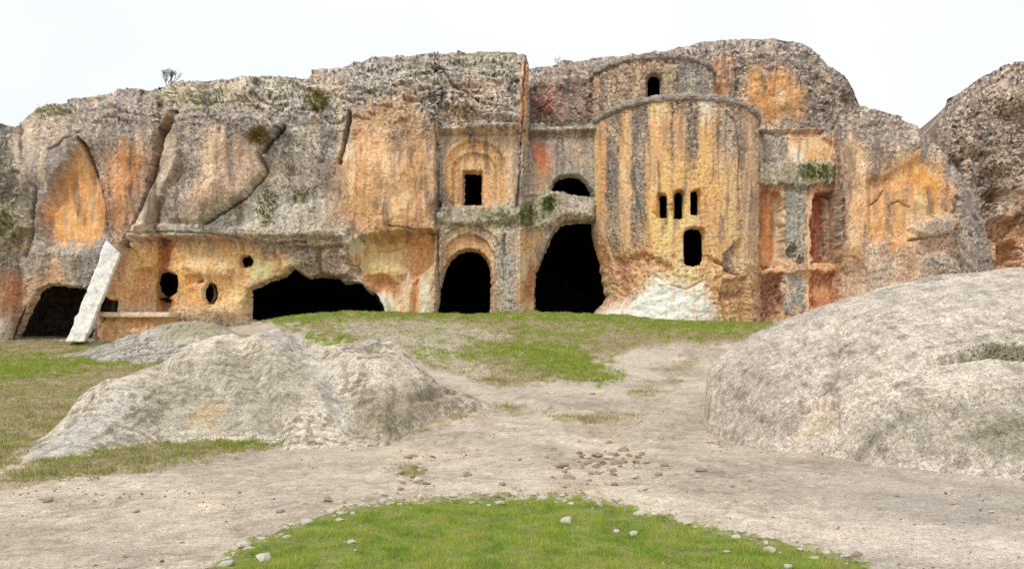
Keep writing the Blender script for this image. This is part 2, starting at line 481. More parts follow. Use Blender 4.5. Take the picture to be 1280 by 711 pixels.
    ([(979, 232), (1007, 232), (1007, 390), (979, 390)], (140, 140, 130), .95, 2, 3, .9),
    ([(1005, 240), (1018, 240), (1016, 390), (1006, 390)], (218, 178, 130), .85, 2, 4, .4),
    (arch(1026, 11, 240, 254, 330), (172, 88, 50), .9, 3, 5, .5),
    ([(1036, 240), (1052, 236), (1052, 330), (1034, 330)], (134, 104, 84), .85, 3, 5, .8),
    ([(944, 330), (1056, 326), (1056, 342), (944, 344)], (214, 160, 112), .7, 3, 5, .5),
    ([(950, 345), (976, 345), (974, 394), (952, 394)], (140, 82, 56), .85, 3, 6, .8),
    ([(1014, 345), (1050, 345), (1050, 384), (1014, 384)], (178, 106, 62), .85, 3, 8, .8),
    ([(1022, 355), (1045, 350), (1046, 368), (1022, 372)], (214, 156, 96), .7, 3, 6, .5),
    # right-hand mass
    ([(1046, 130), (1170, 160), (1240, 290), (1250, 345), (1046, 400)], (176, 142, 108), .9, 4, 6, .7),
    ([(1020, 135), (1080, 130), (1140, 150), (1172, 178), (1160, 200), (1100, 188), (1060, 170), (1030, 165)], (136, 124, 113), .92, 7, 12, 1.0),
    ([(1078, 165), (1098, 168), (1094, 225), (1082, 215)], (140, 124, 110), .7, 5, 7, .9),
    ([(1106, 178), (1118, 180), (1114, 222), (1106, 215)], (146, 130, 116), .6, 4, 7, .9),
    ([(1044, 165), (1058, 165), (1062, 300), (1048, 300)], (128, 114, 104), .75, 3, 5, .9),
    ([(1056, 170), (1076, 178), (1080, 320), (1062, 330)], (212, 164, 110), .8, 5, 7, .4),
    ([(1080, 225), (1110, 215), (1140, 200), (1186, 218), (1194, 268), (1160, 285), (1130, 310), (1090, 310), (1080, 270)], (216, 156, 82), .85, 7, 10, .5),
    ([(1134, 204), (1150, 196), (1188, 222), (1186, 248), (1150, 236), (1130, 222)], (226, 148, 48), .85, 5, 7, .4),
    ([(1128, 246), (1150, 240), (1156, 268), (1136, 272)], (230, 188, 124), .6, 6, 8, .4),
    ([(1082, 305), (1100, 300), (1122, 335), (1100, 360), (1080, 350)], (166, 148, 132), .85, 5, 6, .7),
    ([(1138, 284), (1160, 272), (1190, 274), (1186, 292), (1160, 298), (1144, 300)], (172, 160, 148), .85, 4, 6, .8),
    ([(1150, 322), (1180, 314), (1196, 340), (1150, 350)], (160, 148, 134), .85, 4, 6, .9),
    ([(1160, 165), (1180, 190), (1200, 220), (1188, 214), (1166, 192)], (152, 136, 122), .8, 4, 6, .9),
    ([(1186, 196), (1216, 226), (1242, 300), (1244, 350), (1205, 350), (1192, 290), (1198, 240)], (146, 136, 128), .92, 4, 5, .8),
]
FAR_PATCHES = [
    ([(1150, 60), (1450, 40), (1450, 360), (1150, 360)], (138, 119, 106), 1.0, 4, 6, 1.0),
    ([(1236, 282), (1262, 262), (1300, 270), (1330, 300), (1320, 350), (1240, 350)], (196, 144, 96), .85, 6, 8, .6),
    ([(1250, 240), (1300, 235), (1300, 262), (1256, 270)], (196, 160, 124), .8, 4, 6, .5),
    ([(1262, 225), (1300, 215), (1300, 240), (1266, 240)], (176, 162, 150), .8, 4, 6, .6),
]
APSE_STRIPES = [   # (column, half width, colour, top, bottom)
    (749, 9, (206, 152, 92), 150, 330), (744, 3, (226, 178, 110), 160, 300), (766, 8, (110, 103, 97), 130, 335),
    (782, 7, (214, 164, 104), 145, 310), (800, 10, (112, 105, 99), 125, 315), (824, 14, (222, 158, 72), 150, 310),
    (824, 12, (222, 186, 132), 124, 150), (841, 4, (102, 84, 70), 135, 205), (850, 7, (210, 154, 88), 150, 240), (866, 8, (116, 103, 92), 128, 235),
    (884, 10, (228, 170, 92), 150, 240), (884, 9, (226, 208, 184), 124, 150), (899, 4, (138, 112, 92), 150, 300), (911, 8, (168, 150, 132), 140, 260),
    (926, 6, (146, 134, 120), 145, 300), (935, 8, (198, 164, 126), 150, 330),
]
APSE_PATCHES = [
    ([(812, 205), (925, 205), (925, 330), (812, 330), (806, 290)], (222, 170, 92), .8, 8, 6, .4),
    ([(815, 268), (860, 268), (856, 300), (820, 312)], (228, 188, 120), .6, 6, 8, .4),
    ([(876, 225), (892, 220), (898, 290), (884, 300)], (206, 142, 80), .6, 5, 8, .6),
    ([(905, 200), (920, 200), (918, 310), (906, 300)], (228, 186, 126), .7, 5, 7, .4),
    ([(738, 300), (770, 320), (780, 345), (790, 395), (750, 395)], (196, 140, 92), .85, 6, 8, .7),
    ([(770, 318), (840, 322), (850, 350), (800, 385), (768, 375)], (208, 156, 98), .85, 6, 8, .7),
    ([(788, 308), (812, 304), (808, 330), (790, 335)], (196, 122, 70), .8, 4, 6, .7),
    ([(762, 330), (775, 330), (772, 380), (764, 380)], (170, 98, 60), .6, 4, 8, .8),
    ([(860, 330), (910, 320), (905, 375), (880, 372), (850, 350)], (216, 162, 92), .8, 5, 8, .6),
    ([(818, 340), (836, 350), (858, 358), (880, 352), (884, 376), (900, 380), (900, 412), (740, 412), (744, 392), (770, 372), (800, 362)], (226, 213, 201), .96, 6, 7, .05),
    ([(842, 328), (866, 330), (872, 346), (856, 356), (838, 346)], (226, 190, 136), .8, 4, 6, .4),
    ([(902, 318), (926, 300), (920, 325), (928, 340), (908, 338)], (104, 96, 98), .8, 3, 7, .8),
    ([(896, 350), (945, 335), (945, 410), (896, 410)], (196, 148, 96), .9, 4, 6, .7),
    ([(905, 362), (935, 362), (930, 372), (908, 374)], (128, 80, 54), .7, 3, 5, .7),
    ([(896, 384), (906, 380), (908, 408), (896, 408)], (220, 190, 140), .7, 3, 5, .5),
    ([(866, 392), (890, 388), (894, 412), (862, 412)], (186, 180, 168), .8, 3, 6, .8),
]
DRUM_PATCHES = [
    ([(735, 60), (850, 60), (850, 150), (735, 150)], (152, 126, 102), 1.0, 4, 5, .8),
    ([(741, 90), (749, 86), (749, 150), (741, 150)], (206, 166, 118), .8, 2, 3, .5),
    ([(750, 90), (756, 90), (756, 150), (750, 150)], (140, 128, 116), .7, 2, 3, .7),
    ([(796, 80), (802, 80), (802, 130), (796, 130)], (204, 160, 116), .6, 3, 3, .5),
    ([(828, 85), (846, 82), (846, 128), (828, 128)], (176, 152, 112), .8, 4, 5, .8),
    ([(848, 74), (895, 80), (895, 150), (848, 150)], (152, 146, 138), .9, 4, 5, .7),
    ([(862, 84), (870, 84), (868, 130), (862, 130)], (186, 172, 150), .5, 3, 4, .5),
]
LICHEN_PALE, LICHEN_DARK = lin((200, 190, 174)), lin((72, 66, 61))

def tone(colr):
    """photo colour -> reflectance, with the camera's boosted saturation taken back a little"""
    v = lin(colr)
    y = v @ np.array([.25, .65, .10])
    return (y + (v - y) * .87) / ALB * np.array([1.0, .985, .955])

def apply_patches(c, g, wx, wy, patches, rag):
    for poly, colr, st, soft, ragg, gr in patches:
        sd = sd_poly(wx[0], wx[1], poly, 30)
        near = sd < 30
        if not near.any():
            continue
        m = np.zeros(sd.shape)
        soft = soft * 2.3 if soft >= 4 else soft
        m[near] = st * sstep(soft, -soft, sd[near] + rag[near] * ragg)
        c = c + (tone(colr) - c) * m[:, None]
        g = g + (gr - g) * m
    return c, g

def paint(PX, PY, patches, base=(146, 134, 124), stripes=None, seed=0):
    """reflectance and grit for points whose photo position is PX, PY"""
    PX, PY = PX.ravel(), PY.ravel()
    c = np.tile(lin(base) / ALB, (PX.size, 1))
    g = np.full(PX.size, 0.8)
    wx = PX + 5 * fbm(PX / 22, PY / 30, 3, seed + 11)
    wy = PY + 5 * fbm(PX / 22, PY / 22, 3, seed + 23) + 15 * fbm(PX / 8, PY / 70, 3, seed + 27)     # run-off carries the edges down in drips
    rag = fbm(PX / 6, PY / 14, 3, seed + 31)
    if stripes:
        for cx, hw, colr, t, b in stripes:
            jag = 5 * fbm(PX * 0 + cx, PY / 26, 4, int(cx)) + 4.5 * rag + 3 * fbm(PX / 4, PY / 5, 2, seed + 38)
            m = sstep(hw + 3, hw - 3, np.abs(PX - cx) + jag) * sstep(t - 10, t + 4, PY + 8 * rag) * sstep(b + 22, b - 22, PY + 40 * fbm(PX / 8, PY * 0, 2, 5))
            c = c + (tone(colr) - c) * (m * 0.92)[:, None]
            gg = 0.9 if abs(colr[0] - colr[2]) < 40 else 0.35
            g = g + (gg - g) * m
    warm = sstep(-.1, .45, fbm(PX / 45, PY / 60, 3, seed + 35) + .4 * fbm(PX / 9, PY / 60, 2, seed + 36)) * sstep(110, 190, PY)
    c = c + (tone((186, 154, 122)) - c) * (warm * .6)[:, None]
    c, g = apply_patches(c, g, (wx, wy), None, patches, rag)
    c = c + (tone((182, 150, 116)) - c) * (warm * .22)[:, None]
    g = np.clip(g + .30 * fbm(PX / 16, PY / 20, 3, seed + 37), 0, 1.1)
    crown = np.clip(sstep(175, 125, PY) + sstep(1150, 1200, PX), 0, 1)
    g = g * (.70 + .3 * crown)
    mass = fbm(PX / 16, PY / 75, 3, seed + 39, .55)
    c = c + (tone((96, 87, 81)) - c) * (sstep(.10, .42, mass) * .66 * sstep(350, 270, PY))[:, None]
    c = c + (tone((222, 196, 160)) - c) * (sstep(.14, .45, -mass + .3 * rag) * .38)[:, None]
    # lichen and dirt on the gritty parts, rain streaks on the smooth ones
    n1 = fbm(PX / 5.0, PY / 4.5, 4, seed + 41, .65)
    n2 = fbm(PX / 14.0, PY / 12.0, 3, seed + 51)
    n3 = fbm(PX / 2.1, PY / 2.1, 2, seed + 61)
    pale = sstep(.12, .34, n1 + .45 * n3) * g * .62
    dark = sstep(.08, .32, -n1 + .45 * n2 - .45 * n3) * (g * .92 + .06)
    c = c + (LICHEN_PALE / ALB - c) * pale[:, None]
    c = c + (LICHEN_DARK / ALB - c) * dark[:, None]
    st = fbm(PX / 3.2, PY / 60.0, 3, seed + 71) * (1.15 - g)
    rust = sstep(.18, .5, fbm(PX / 9.0, PY / 16.0, 4, seed + 81, .6)) * np.clip(1.0 - g, 0, 1) * (.42 + .45 * sstep(290, 310, PY))
    c = c * (1 + .30 * st + .5 * n3 * (.15 + .85 * g) + .30 * n2)[:, None]
    c = c + (c * np.array([.72, .56, .44]) - c) * rust[:, None]
    cream = sstep(.2, .5, fbm(PX / 8.0 + 40, PY / 11.0, 4, seed + 91, .6)) * np.clip(1.0 - g, 0, 1) * (.45 + .25 * sstep(290, 310, PY))
    c = c + (np.maximum(c, tone((232, 205, 164))) - c) * cream[:, None]
    # dark run-off streaks down the whole face
    run = sstep(.05, .42, fbm(PX / 8.0, PY / 95.0, 2, seed + 95, .5) + .2 * n1) * sstep(345, 250, PY) * sstep(125, 175, PY + np.where((PX > 660) & (PX < 1050), 70, 0)) * .42
    c = c + (tone((118, 106, 98)) - c) * run[:, None]
    return np.clip(c, .012, .85), np.clip(g, 0, 1.2)

# ------------------------------------------------------------------ shared features of the rock face
OPEN = {   # openings: outline, depth of the reveal (m), chamber depth (m), which object they belong to
    'cave_mouth': ([(304, 402), (303, 360), (328, 349), (350, 341), (361, 331), (372, 340), (382, 345), (396, 342), (420, 345), (426, 352), (440, 350), (452, 353), (458, 363), (468, 369), (476, 384), (479, 402)], .55, 6.0),
    'doorway': ([(539, 402), (546, 366), (551, 341), (559, 323), (571, 313), (585, 309), (599, 312), (609, 321), (614, 334), (615, 355), (613, 402)], .7, 6.0),
    'gateway': ([(666, 402), (668, 342), (679, 317), (690, 291), (702, 278), (720, 275), (745, 276), (764, 300), (768, 402)], .6, 7.0),
    'upper_opening': ([(688, 238), (691, 226), (699, 220), (712, 217), (725, 219), (734, 226), (744, 246), (735, 246), (718, 244), (704, 240)], .5, 4.0),
    'window': ([(577, 254), (577, 210), (603, 210), (603, 254)], .5, 4.0),
    'round_opening': (ell(203, 354, 14, 18), .22, 3.0),
    'niche': (ell(257, 366, 10.5, 15), .25, 1.0),  # brown chamber colour stands in for the shade of this hollow
    'small_opening': (ell(302, 325, 9, 9), .22, 2.0),
    'grotto_mouth': ([(16, 432), (28, 398), (46, 362), (60, 354), (85, 356), (110, 360), (140, 374), (140, 392), (120, 398), (112, 432)], .3, 4.0),
}
APSE_OPEN = [arch(827, 7, 241, 247, 273), arch(848.5, 7.2, 237, 244, 274), arch(870.5, 7.2, 236, 243, 269),
             [(855, 328), (854, 292), (858, 285), (868, 283), (880, 285), (884, 292), (884, 325), (880, 332), (868, 334), (859, 332)]]
DRUM_OPEN = [arch(817.5, 10.5, 91, 99, 124)]

FEATS = [   # recesses (+) and projections (-) in metres along the depth axis: outline, metres, softness
    # ledge over the lower caves: everything beneath is cut back
    ([(158, 300), (230, 296), (300, 299), (345, 306), (400, 308), (436, 304), (452, 298), (482, 291), (548, 287), (548, 440), (120, 440), (140, 345)], .55, 1.5),
    ([(430, 330), (438, 302), (452, 296), (482, 290), (543, 288), (540, 330), (512, 350), (500, 400), (486, 400), (478, 372), (455, 352)], .45, 2.5),
    ([(452, 345), (474, 340), (492, 352), (496, 378), (488, 400), (470, 400), (462, 370)], .35, 3),
    ([(170, 282), (230, 280), (300, 284), (380, 288), (436, 286), (436, 297), (300, 296), (165, 298)], -.28, 2.5),
    # orange buttress: face set back from its right-hand lip
    ([(96, 176), (106, 188), (122, 222), (131, 258), (128, 296), (104, 310), (58, 308), (52, 272), (74, 226)], .38, 8),
    ([(96, 172), (112, 190), (128, 225), (136, 262), (134, 290), (129, 290), (130, 258), (120, 222), (106, 192)], -.22, 2),
    ([(150, 330), (300, 330), (306, 396), (116, 396)], -.10, 6),
    ([(216, 190), (231, 190), (224, 214), (198, 256), (182, 286), (164, 312), (154, 302), (178, 262), (204, 216)], -.38, 2.5),
    # niche below the round opening, shallow niches
    (ell(203, 379, 9, 6), .22, 1.5), (ell(330, 318, 11, 6), .25, 2), (ell(545, 180, 3, 4), .35, 1), (ell(546, 258, 6, 8), .35, 2),
    # chapel front: frame, blind arch, inner arch, hood, shelf, lower arch orders
    ([(548, 166), (650, 166), (650, 256), (548, 258)], .26, 1.2),
    (arch(594, 38, 174, 208, 258), .20, 1.0),
    (arch(592, 28, 188, 210, 258), .16, 1.0),
    ([(548, 156), (656, 154), (656, 162), (548, 164)], -.18, 1.2),
    ([(548, 162), (656, 160), (656, 167), (548, 168)], .12, 1.0),
    ([(542, 258), (640, 256), (646, 268), (636, 280), (560, 282), (545, 276)], -.20, 5),
    (arch(587, 42, 282, 322, 410), .16, 1.2),
    (arch(585, 34, 292, 330, 410), .22, 1.0),
    ([(616, 292), (648, 288), (650, 402), (618, 402)], -.10, 3),
    ([(629, 292), (632, 292), (632, 400), (629, 400)], .20, 1.2),
    # link wall: cornice and the swept ledge over the gateway
    ([(656, 156), (746, 154), (746, 165), (656, 166)], -.30, 1.2),
    ([(656, 166), (746, 165), (746, 172), (656, 172)], .12, 1.2),
    ([(638, 272), (650, 256), (668, 246), (692, 241), (716, 252), (744, 256), (744, 274), (704, 272), (690, 284), (672, 286), (650, 284)], -.26, 5),
    ([(648, 286), (672, 282), (668, 400), (646, 400)], -.22, 2.5),
    # side bays
    ([(944, 163), (1030, 162), (1030, 170), (944, 171)], .45, 1.5),
    ([(944, 206), (1040, 204), (1042, 232), (944, 234)], -.35, 2.5),
    (arch(960, 17, 238, 252, 333), .55, 2.0),
    (arch(1033, 18, 238, 256, 328), .85, 1.8),
    ([(1034, 244), (1052, 240), (1052, 326), (1036, 326)], -.25, 2),
    ([(980, 232), (1006, 232), (1006, 392), (980, 392)], -.12, 1.2),
    ([(946, 333), (1056, 327), (1056, 338), (946, 343)], -.22, 1.2),
    ([(952, 344), (976, 343), (975, 392), (953, 392)], .50, 2), ([(1014, 341), (1050, 339), (1050, 386), (1014, 386)], .40, 2),
    (ell(988, 314, 6, 7), .40, 1.5), (ell(999, 328, 4, 6), .3, 1.5),
    ([(984, 172), (1026, 170), (1046, 182), (1044, 202), (984, 203)], .18, 1.5),
    # rough lumps over the wide cave and on the lower walls
    ([(398, 312), (420, 306), (438, 316), (436, 344), (418, 346), (402, 340)], -.45, 4), ([(345, 316), (378, 312), (384, 330), (352, 336)], -.30, 4), ([(440, 352), (456, 346), (466, 360), (450, 366)], -.35, 3),
    ([(160, 338), (188, 334), (190, 350), (164, 352)], .20, 4), ([(225, 330), (250, 326), (285, 334), (280, 346), (240, 344)], -.18, 4), ([(225, 345), (246, 342), (250, 352), (228, 356)], .25, 3), ([(266, 380), (300, 372), (304, 392), (262, 396)], -.22, 4),
    ([(500, 304), (530, 300), (536, 330), (514, 345), (502, 330)], .22, 4), ([(470, 300), (505, 296), (500, 308), (470, 312)], .25, 3), ([(494, 345), (504, 340), (504, 400), (494, 400)], .25, 3), ([(514, 350), (522, 345), (518, 400), (512, 400)], .25, 2.5),
    ([(540, 300), (552, 300), (548, 345), (536, 360), (534, 330)], -.15, 3),
    # slabs of the left cliff
    ([(222, 148), (300, 140), (352, 156), (330, 196), (334, 214), (302, 248), (250, 280), (214, 276), (210, 230), (226, 196)], -.35, 3.5), ([(345, 160), (432, 140), (428, 190), (414, 250), (340, 262), (310, 250), (338, 214)], .18, 5),
    ([(30, 160), (96, 172), (76, 226), (54, 272), (46, 300), (40, 250), (28, 210)], -.15, 5), ([(0, 262), (22, 250), (40, 285), (10, 310), (-60, 310)], -.4, 6),
    ([(552, 110), (600, 128), (655, 142), (655, 152), (600, 146), (556, 130)], -.22, 3), ([(430, 108), (500, 98), (548, 108), (545, 120), (480, 116)], -.22, 4), ([(250, 112), (330, 108), (384, 114), (380, 124), (300, 120)], -.2, 4),
    # right-hand mass
    ([(1084, 226), (1110, 220), (1150, 196), (1190, 218), (1196, 266), (1160, 272), (1130, 300), (1090, 300)], .22, 4),
    ([(1138, 286), (1160, 272), (1192, 274), (1188, 292), (1160, 300)], -.30, 3), ([(1148, 322), (1182, 312), (1200, 345), (1140, 352)], -.35, 4),
]
CRACKS = [   # polyline, half width px, depth m
    ([(97, 174), (108, 190), (122, 222), (131, 256), (132, 280)], 3.6, .95),
    ([(222, 140), (206, 162), (199, 185), (192, 218), (182, 252), (168, 285), (152, 306)], 4.6, 1.5),
    ([(212, 152), (203, 170), (196, 196), (188, 228)], 5.5, .7),
    ([(26, 158), (24, 196), (46, 238), (42, 288), (30, 320)], 3.0, .45),
    ([(352, 158), (338, 176), (326, 196), (334, 214), (306, 247), (258, 278)], 3.0, .55),
    ([(352, 158), (340, 172), (330, 190)], 5.0, .5),
    ([(437, 142), (434, 160), (428, 184), (424, 202)], 4.0, .7),
    ([(60, 188), (88, 172), (104, 158)], 1.8, .2),
    ([(658, 70), (655, 100), (653, 140), (651, 178)], 1.6, .45),
    ([(651, 178), (650, 220), (646, 258)], 2.2, .35),
    ([(166, 292), (215, 290), (262, 293), (300, 297)], 1.4, .25),
    ([(308, 300), (345, 304), (382, 302)], 2.0, .35),
    ([(486, 282), (520, 286), (543, 290)], 1.4, .3),
    ([(545, 168), (546, 220), (545, 285)], 1.6, .3),
    ([(1044, 166), (1052, 220), (1058, 300)], 2.0, .25),
    ([(1140, 258), (1126, 250), (1118, 254)], 1.6, .2), ([(1092, 256), (1104, 244), (1106, 238)], 1.6, .2),
    ([(1190, 200), (1198, 240), (1194, 290), (1204, 340)], 2.2, .25), ([(1196, 246), (1206, 252)], 2.5, .3),
    ([(1136, 300), (1160, 297), (1186, 292)], 1.8, .3),
    ([(520, 118), (535, 140), (552, 158)], 2.0, .25), ([(560, 100), (600, 128), (640, 138), (655, 146)], 1.8, .22),
    ([(430, 120), (470, 112), (510, 108), (545, 118)], 1.6, .18), ([(240, 128), (300, 126), (360, 132)], 1.6, .18), ([(120, 150), (160, 140), (205, 148)], 1.6, .18),
]

TOPS = [(-140, 165), (0, 157), (18, 156), (26, 151), (40, 139), (60, 132), (100, 124), (150, 114), (170, 111), (185, 113), (220, 106), (260, 100), (300, 97), (340, 94), (384, 97), (391, 88), (402, 85),
        (413, 88), (430, 82), (480, 73), (520, 68), (560, 66), (600, 65), (650, 66), (658, 68), (661, 80), (663, 158), (745, 158), (940, 162), (1028, 160), (1036, 150), (1060, 140), (1075, 133), (1100, 140),
        (1130, 152), (1165, 171), (1190, 201), (1215, 240), (1235, 290), (1243, 338), (1250, 410), (1270, 430)]
BASEY = [(-140, 31.6), (0, 33.2), (24, 33.8), (45, 33.1), (90, 32.7), (135, 33.2), (190, 34.1), (200, 34.6), (212, 33.6), (250, 33.2), (330, 33.5), (420, 34.6), (440, 34.5), (500, 34.3), (542, 34.5), (548, 35.1),
         (650, 35.1), (654, 35.4), (662, 36.6), (745, 36.6), (790, 37.4), (900, 37.4), (943, 36.7), (1042, 36.4), (1050, 35.6), (1090, 35.2), (1150, 35.3), (1195, 36.2), (1220, 37.6), (1245, 40), (1270, 42)]

def interp(tab, x):
    t = np.asarray(tab, float)
    return np.interp(x, t[:, 0], t[:, 1])

# ------------------------------------------------------------------ master sheet of the cliff
STEP = 1.0
cols = np.arange(-120, 1252, STEP, dtype=np.float32)
rows = np.arange(434, 38, -STEP, dtype=np.float32)
PX, PY = np.meshgrid(cols, rows)
top = interp(TOPS, cols) + np.where((cols < 640) | (cols > 1030), 1, 0.2) * 2.6 * fbm(cols / 34, cols * 0, 2, 3)
TOP = np.broadcast_to(top, PX.shape)
Yb = np.broadcast_to(interp(BASEY, cols), PX.shape).copy()
rp = interp([(-140, 60), (300, 62), (400, 60), (440, 70), (540, 85), (650, 85), (660, 20), (664, 5), (1028, 5), (1040, 45), (1160, 50), (1250, 40)], cols)
rm = interp([(-140, 2.2), (300, 2.4), (400, 2.2), (540, 2.2), (645, 1.8), (660, .5), (664, .25), (1028, .25), (1040, 1.6), (1160, 1.6), (1250, 1.2)], cols)
t = np.clip((top + rp - PY) / rp, 0, 1)
Yb += 1.15 * rm * t ** 2
Yb += np.where(PX < 545, 1, .4) * np.clip((300 - PY) / 300, 0, 1) * .8
# broad bulges
Yb += .55 * fbm(PX / 90, PY / 90, 2, 101) * np.where((PX > 548) & (PX < 1046), .12, 1)
Yb -= .5 * np.exp(-((PX - 480) / 45) ** 2 - ((PY - 220) / 60) ** 2)
Yb -= .6 * np.exp(-((PX - 265) / 40) ** 2 - ((PY - 220) / 50) ** 2)
over = np.clip(TOP - PY, 0, None) / np.maximum(TOP - 38, 1)
PYc = np.maximum(PY, TOP)
P = unproj(PX, PYc, Yb)
P[..., 1] += 12 * over ** 1.5
P[..., 2] -= over * 2.0
tint, grit = paint(PX, PYc, PATCHES)
gg = grit.reshape(PX.shape)
carved = ((PX > 546) & (PX < 1046) & (PY > 160)).astype(float)
Nn = grid_normals(P, np.array([0, -1.0, .4]))
seg_ = np.linalg.norm(np.diff(P, axis=0, prepend=P[:1]), axis=-1)
seg_[0] = seg_[1]
SA = (P[..., 2] + .7 * P[..., 1]) / .0315               # relief is laid out on the rock itself
FINE = np.clip(.06 / np.maximum(seg_, 1e-3), .12, 1) * (.45 + .55 * sstep(200, 130, PY) + .25 * sstep(285, 300, PY))  # no fine relief where the sheet is stretched
PXw, PYw = PX + 6 * fbm(PX / 15, SA / 15, 3, 203), SA + 6 * fbm(PX / 15, SA / 15, 3, 204) + .15 * PX
gg = np.clip(gg * (1.43 - .43 * sstep(175, 125, PY)), 0, 1) * (.55 + .45 * sstep(185, 130, PY))
disp = gg ** 1.2 * (.42 * fbm(PX / 40, SA / 30, 2, 201, .5) + FINE * (.20 * facets(PXw / 22, PYw / 14, 207) + 0.045 * facets(PXw / 9, PYw / 6.5, 208) + .015 * fbm(PX / 4, SA / 3.2, 2, 221))) * (1 - .62 * carved)
disp += (1 - .6 * carved) * (.12 * fbm(PX / 18, PY / 34, 4, 231, .5))
disp += .025 * FINE * fbm(PX / 5, SA / 7, 3, 241, .6)
pits = fbm(PX / 4.2, PY / 3.6, 2, 251)
disp -= .11 * FINE * sstep(.25, .5, pits) * np.clip(gg, .08, 1) * (1 - .5 * carved)
# horizontal bedding under the crown
disp += .05 * FINE * gg * (1 - carved) * perlin(PX / 60, (PY + 8 * fbm(PX / 40, PY / 40, 2, 5)) / 7.5, 77)
disp *= 1 - .85 * np.clip(1 - np.abs(PX - 655) / 9, 0, 1)
Nd = Nn * np.array([1, 1, .22])
Nd /= np.linalg.norm(Nd, axis=-1, keepdims=True)
Nd = np.where(Nd[..., 1:2] > -.5, np.array([0, -.97, .22]), Nd)
P += Nd * disp[..., None]
bay = sstep(940, 950, PX) * sstep(1062, 1050, PX) * sstep(195, 215, PY)
WX = PX + (2.2 + 4.5 * bay) * fbm(PX / 9, PY / 11, 3, 301)
WY = PY + (2.2 + 5 * bay) * fbm(PX / 11, PY / 9, 3, 311)
dy = np.zeros(PX.shape)
for poly, m, soft in FEATS:
    dy += m * sstep(soft, -soft, sd_poly(WX, WY, poly, 12))
for pts, hw, dep in CRACKS:
    d = sd_line(WX, WY, pts, 14) / hw
    dy += dep * np.clip(1 - d, 0, 1) ** .8
hole = np.full(PX.shape, 1e3)
SURF = {}
for nm, (poly, rev, dep) in OPEN.items():
    w = .8 if nm == 'window' else 1.6
    sd = sd_poly(PX + w * fbm(PX / 6, PY / 6, 2, 401), PY + w * fbm(PX / 6, PY / 6, 2, 411), poly, 12)
    dy += rev * sstep(.6, -1.8, sd)
    hole = np.minimum(hole, sd)
P[..., 1] += dy * (PY > TOP)
for nm, (poly, rev, dep) in OPEN.items():
    c = np.mean(np.asarray(poly), 0)
    ring = np.abs(sd_poly(PX, PY, poly, 12)) < 4
    SURF[nm] = (float(np.percentile(P[..., 1][ring], 80)), float(np.max(P[..., 1][ring])))

fc = lambda a: (a[:-1, :-1] + a[1:, 1:] + a[:-1, 1:] + a[1:, :-1]) / 4
fpx, fpy, fh = fc(PX), fc(PY), fc(hole)
alive = (fh > -2.3) & ~((fpx > 766) & (fpx < 918))
V = P.reshape(-1, 3)

def surf(px, py):
    """point of the finished cliff sheet that shows at this photo position"""
    i = int(np.clip(round((434 - py) / STEP), 0, len(rows) - 1))
    j = int(np.clip(round((px + 120) / STEP), 0, len(cols) - 1))
    return P[i, j].copy()

def sheet(name, region, parent, mat=M_CLIFF):
    q = grid_faces(len(rows), len(cols), alive & region)
    v, q, c, g = compact(V, q, tint, grit)
    return obj(name, mesh_from(name, v, q, c, g), mat, parent)

left_edge = 546 + 0 * fpy
is_chapel = (fpx >= 546) & (fpx < 651) & (fpy > 157)
is_link = (((fpx >= 651) & (fpx < 842)) & (fpy > 157)) | ((fpx >= 663) & (fpx < 842))
is_side = (fpx >= 842) & (fpx < 1047) & (fpy > 157) | ((fpx >= 842) & (fpx < 1028))
is_right = (fpx >= 842) & ~is_side
is_left = ~(is_chapel | is_link | is_side | is_right)

cliff = sheet('cliff', is_left, None)
tag(cliff, 'grey and ochre weathered cliff with deep clefts and cave mouths beside the carved church', None, kind='structure')
cliff_r = sheet('cliff', is_right, None)
tag(cliff_r, 'orange streaked rounded end of the cliff behind the large pale boulder', None, kind='structure')

church = bpy.data.objects.new('rock_church', None)
COL.objects.link(church)
church.location = unproj(np.array(842.0), np.array(400.0), 35.0)
tag(church, 'church carved out of the cliff with a striped round apse and domed drum', 'church')
def church_part(name, me, mat, parent=None):
    o = obj(name, me, mat, parent or church)
    if parent is None:
        o.matrix_parent_inverse = church.matrix_world.inverted()
    return o
bpy.context.view_layer.update()
def fixpar(o):
    o.matrix_parent_inverse = church.matrix_world.inverted()
    return o
chapel = fixpar(sheet('chapel_front', is_chapel, church))
link = fixpar(sheet('gateway_wall', is_link, church))
side = fixpar(sheet('side_wall', is_side, church))
chapel['label'] = 'flat chapel front with blind arch, square window and arched doorway'
side['label'] = 'side wall with two tall orange bays and a grey pilaster'

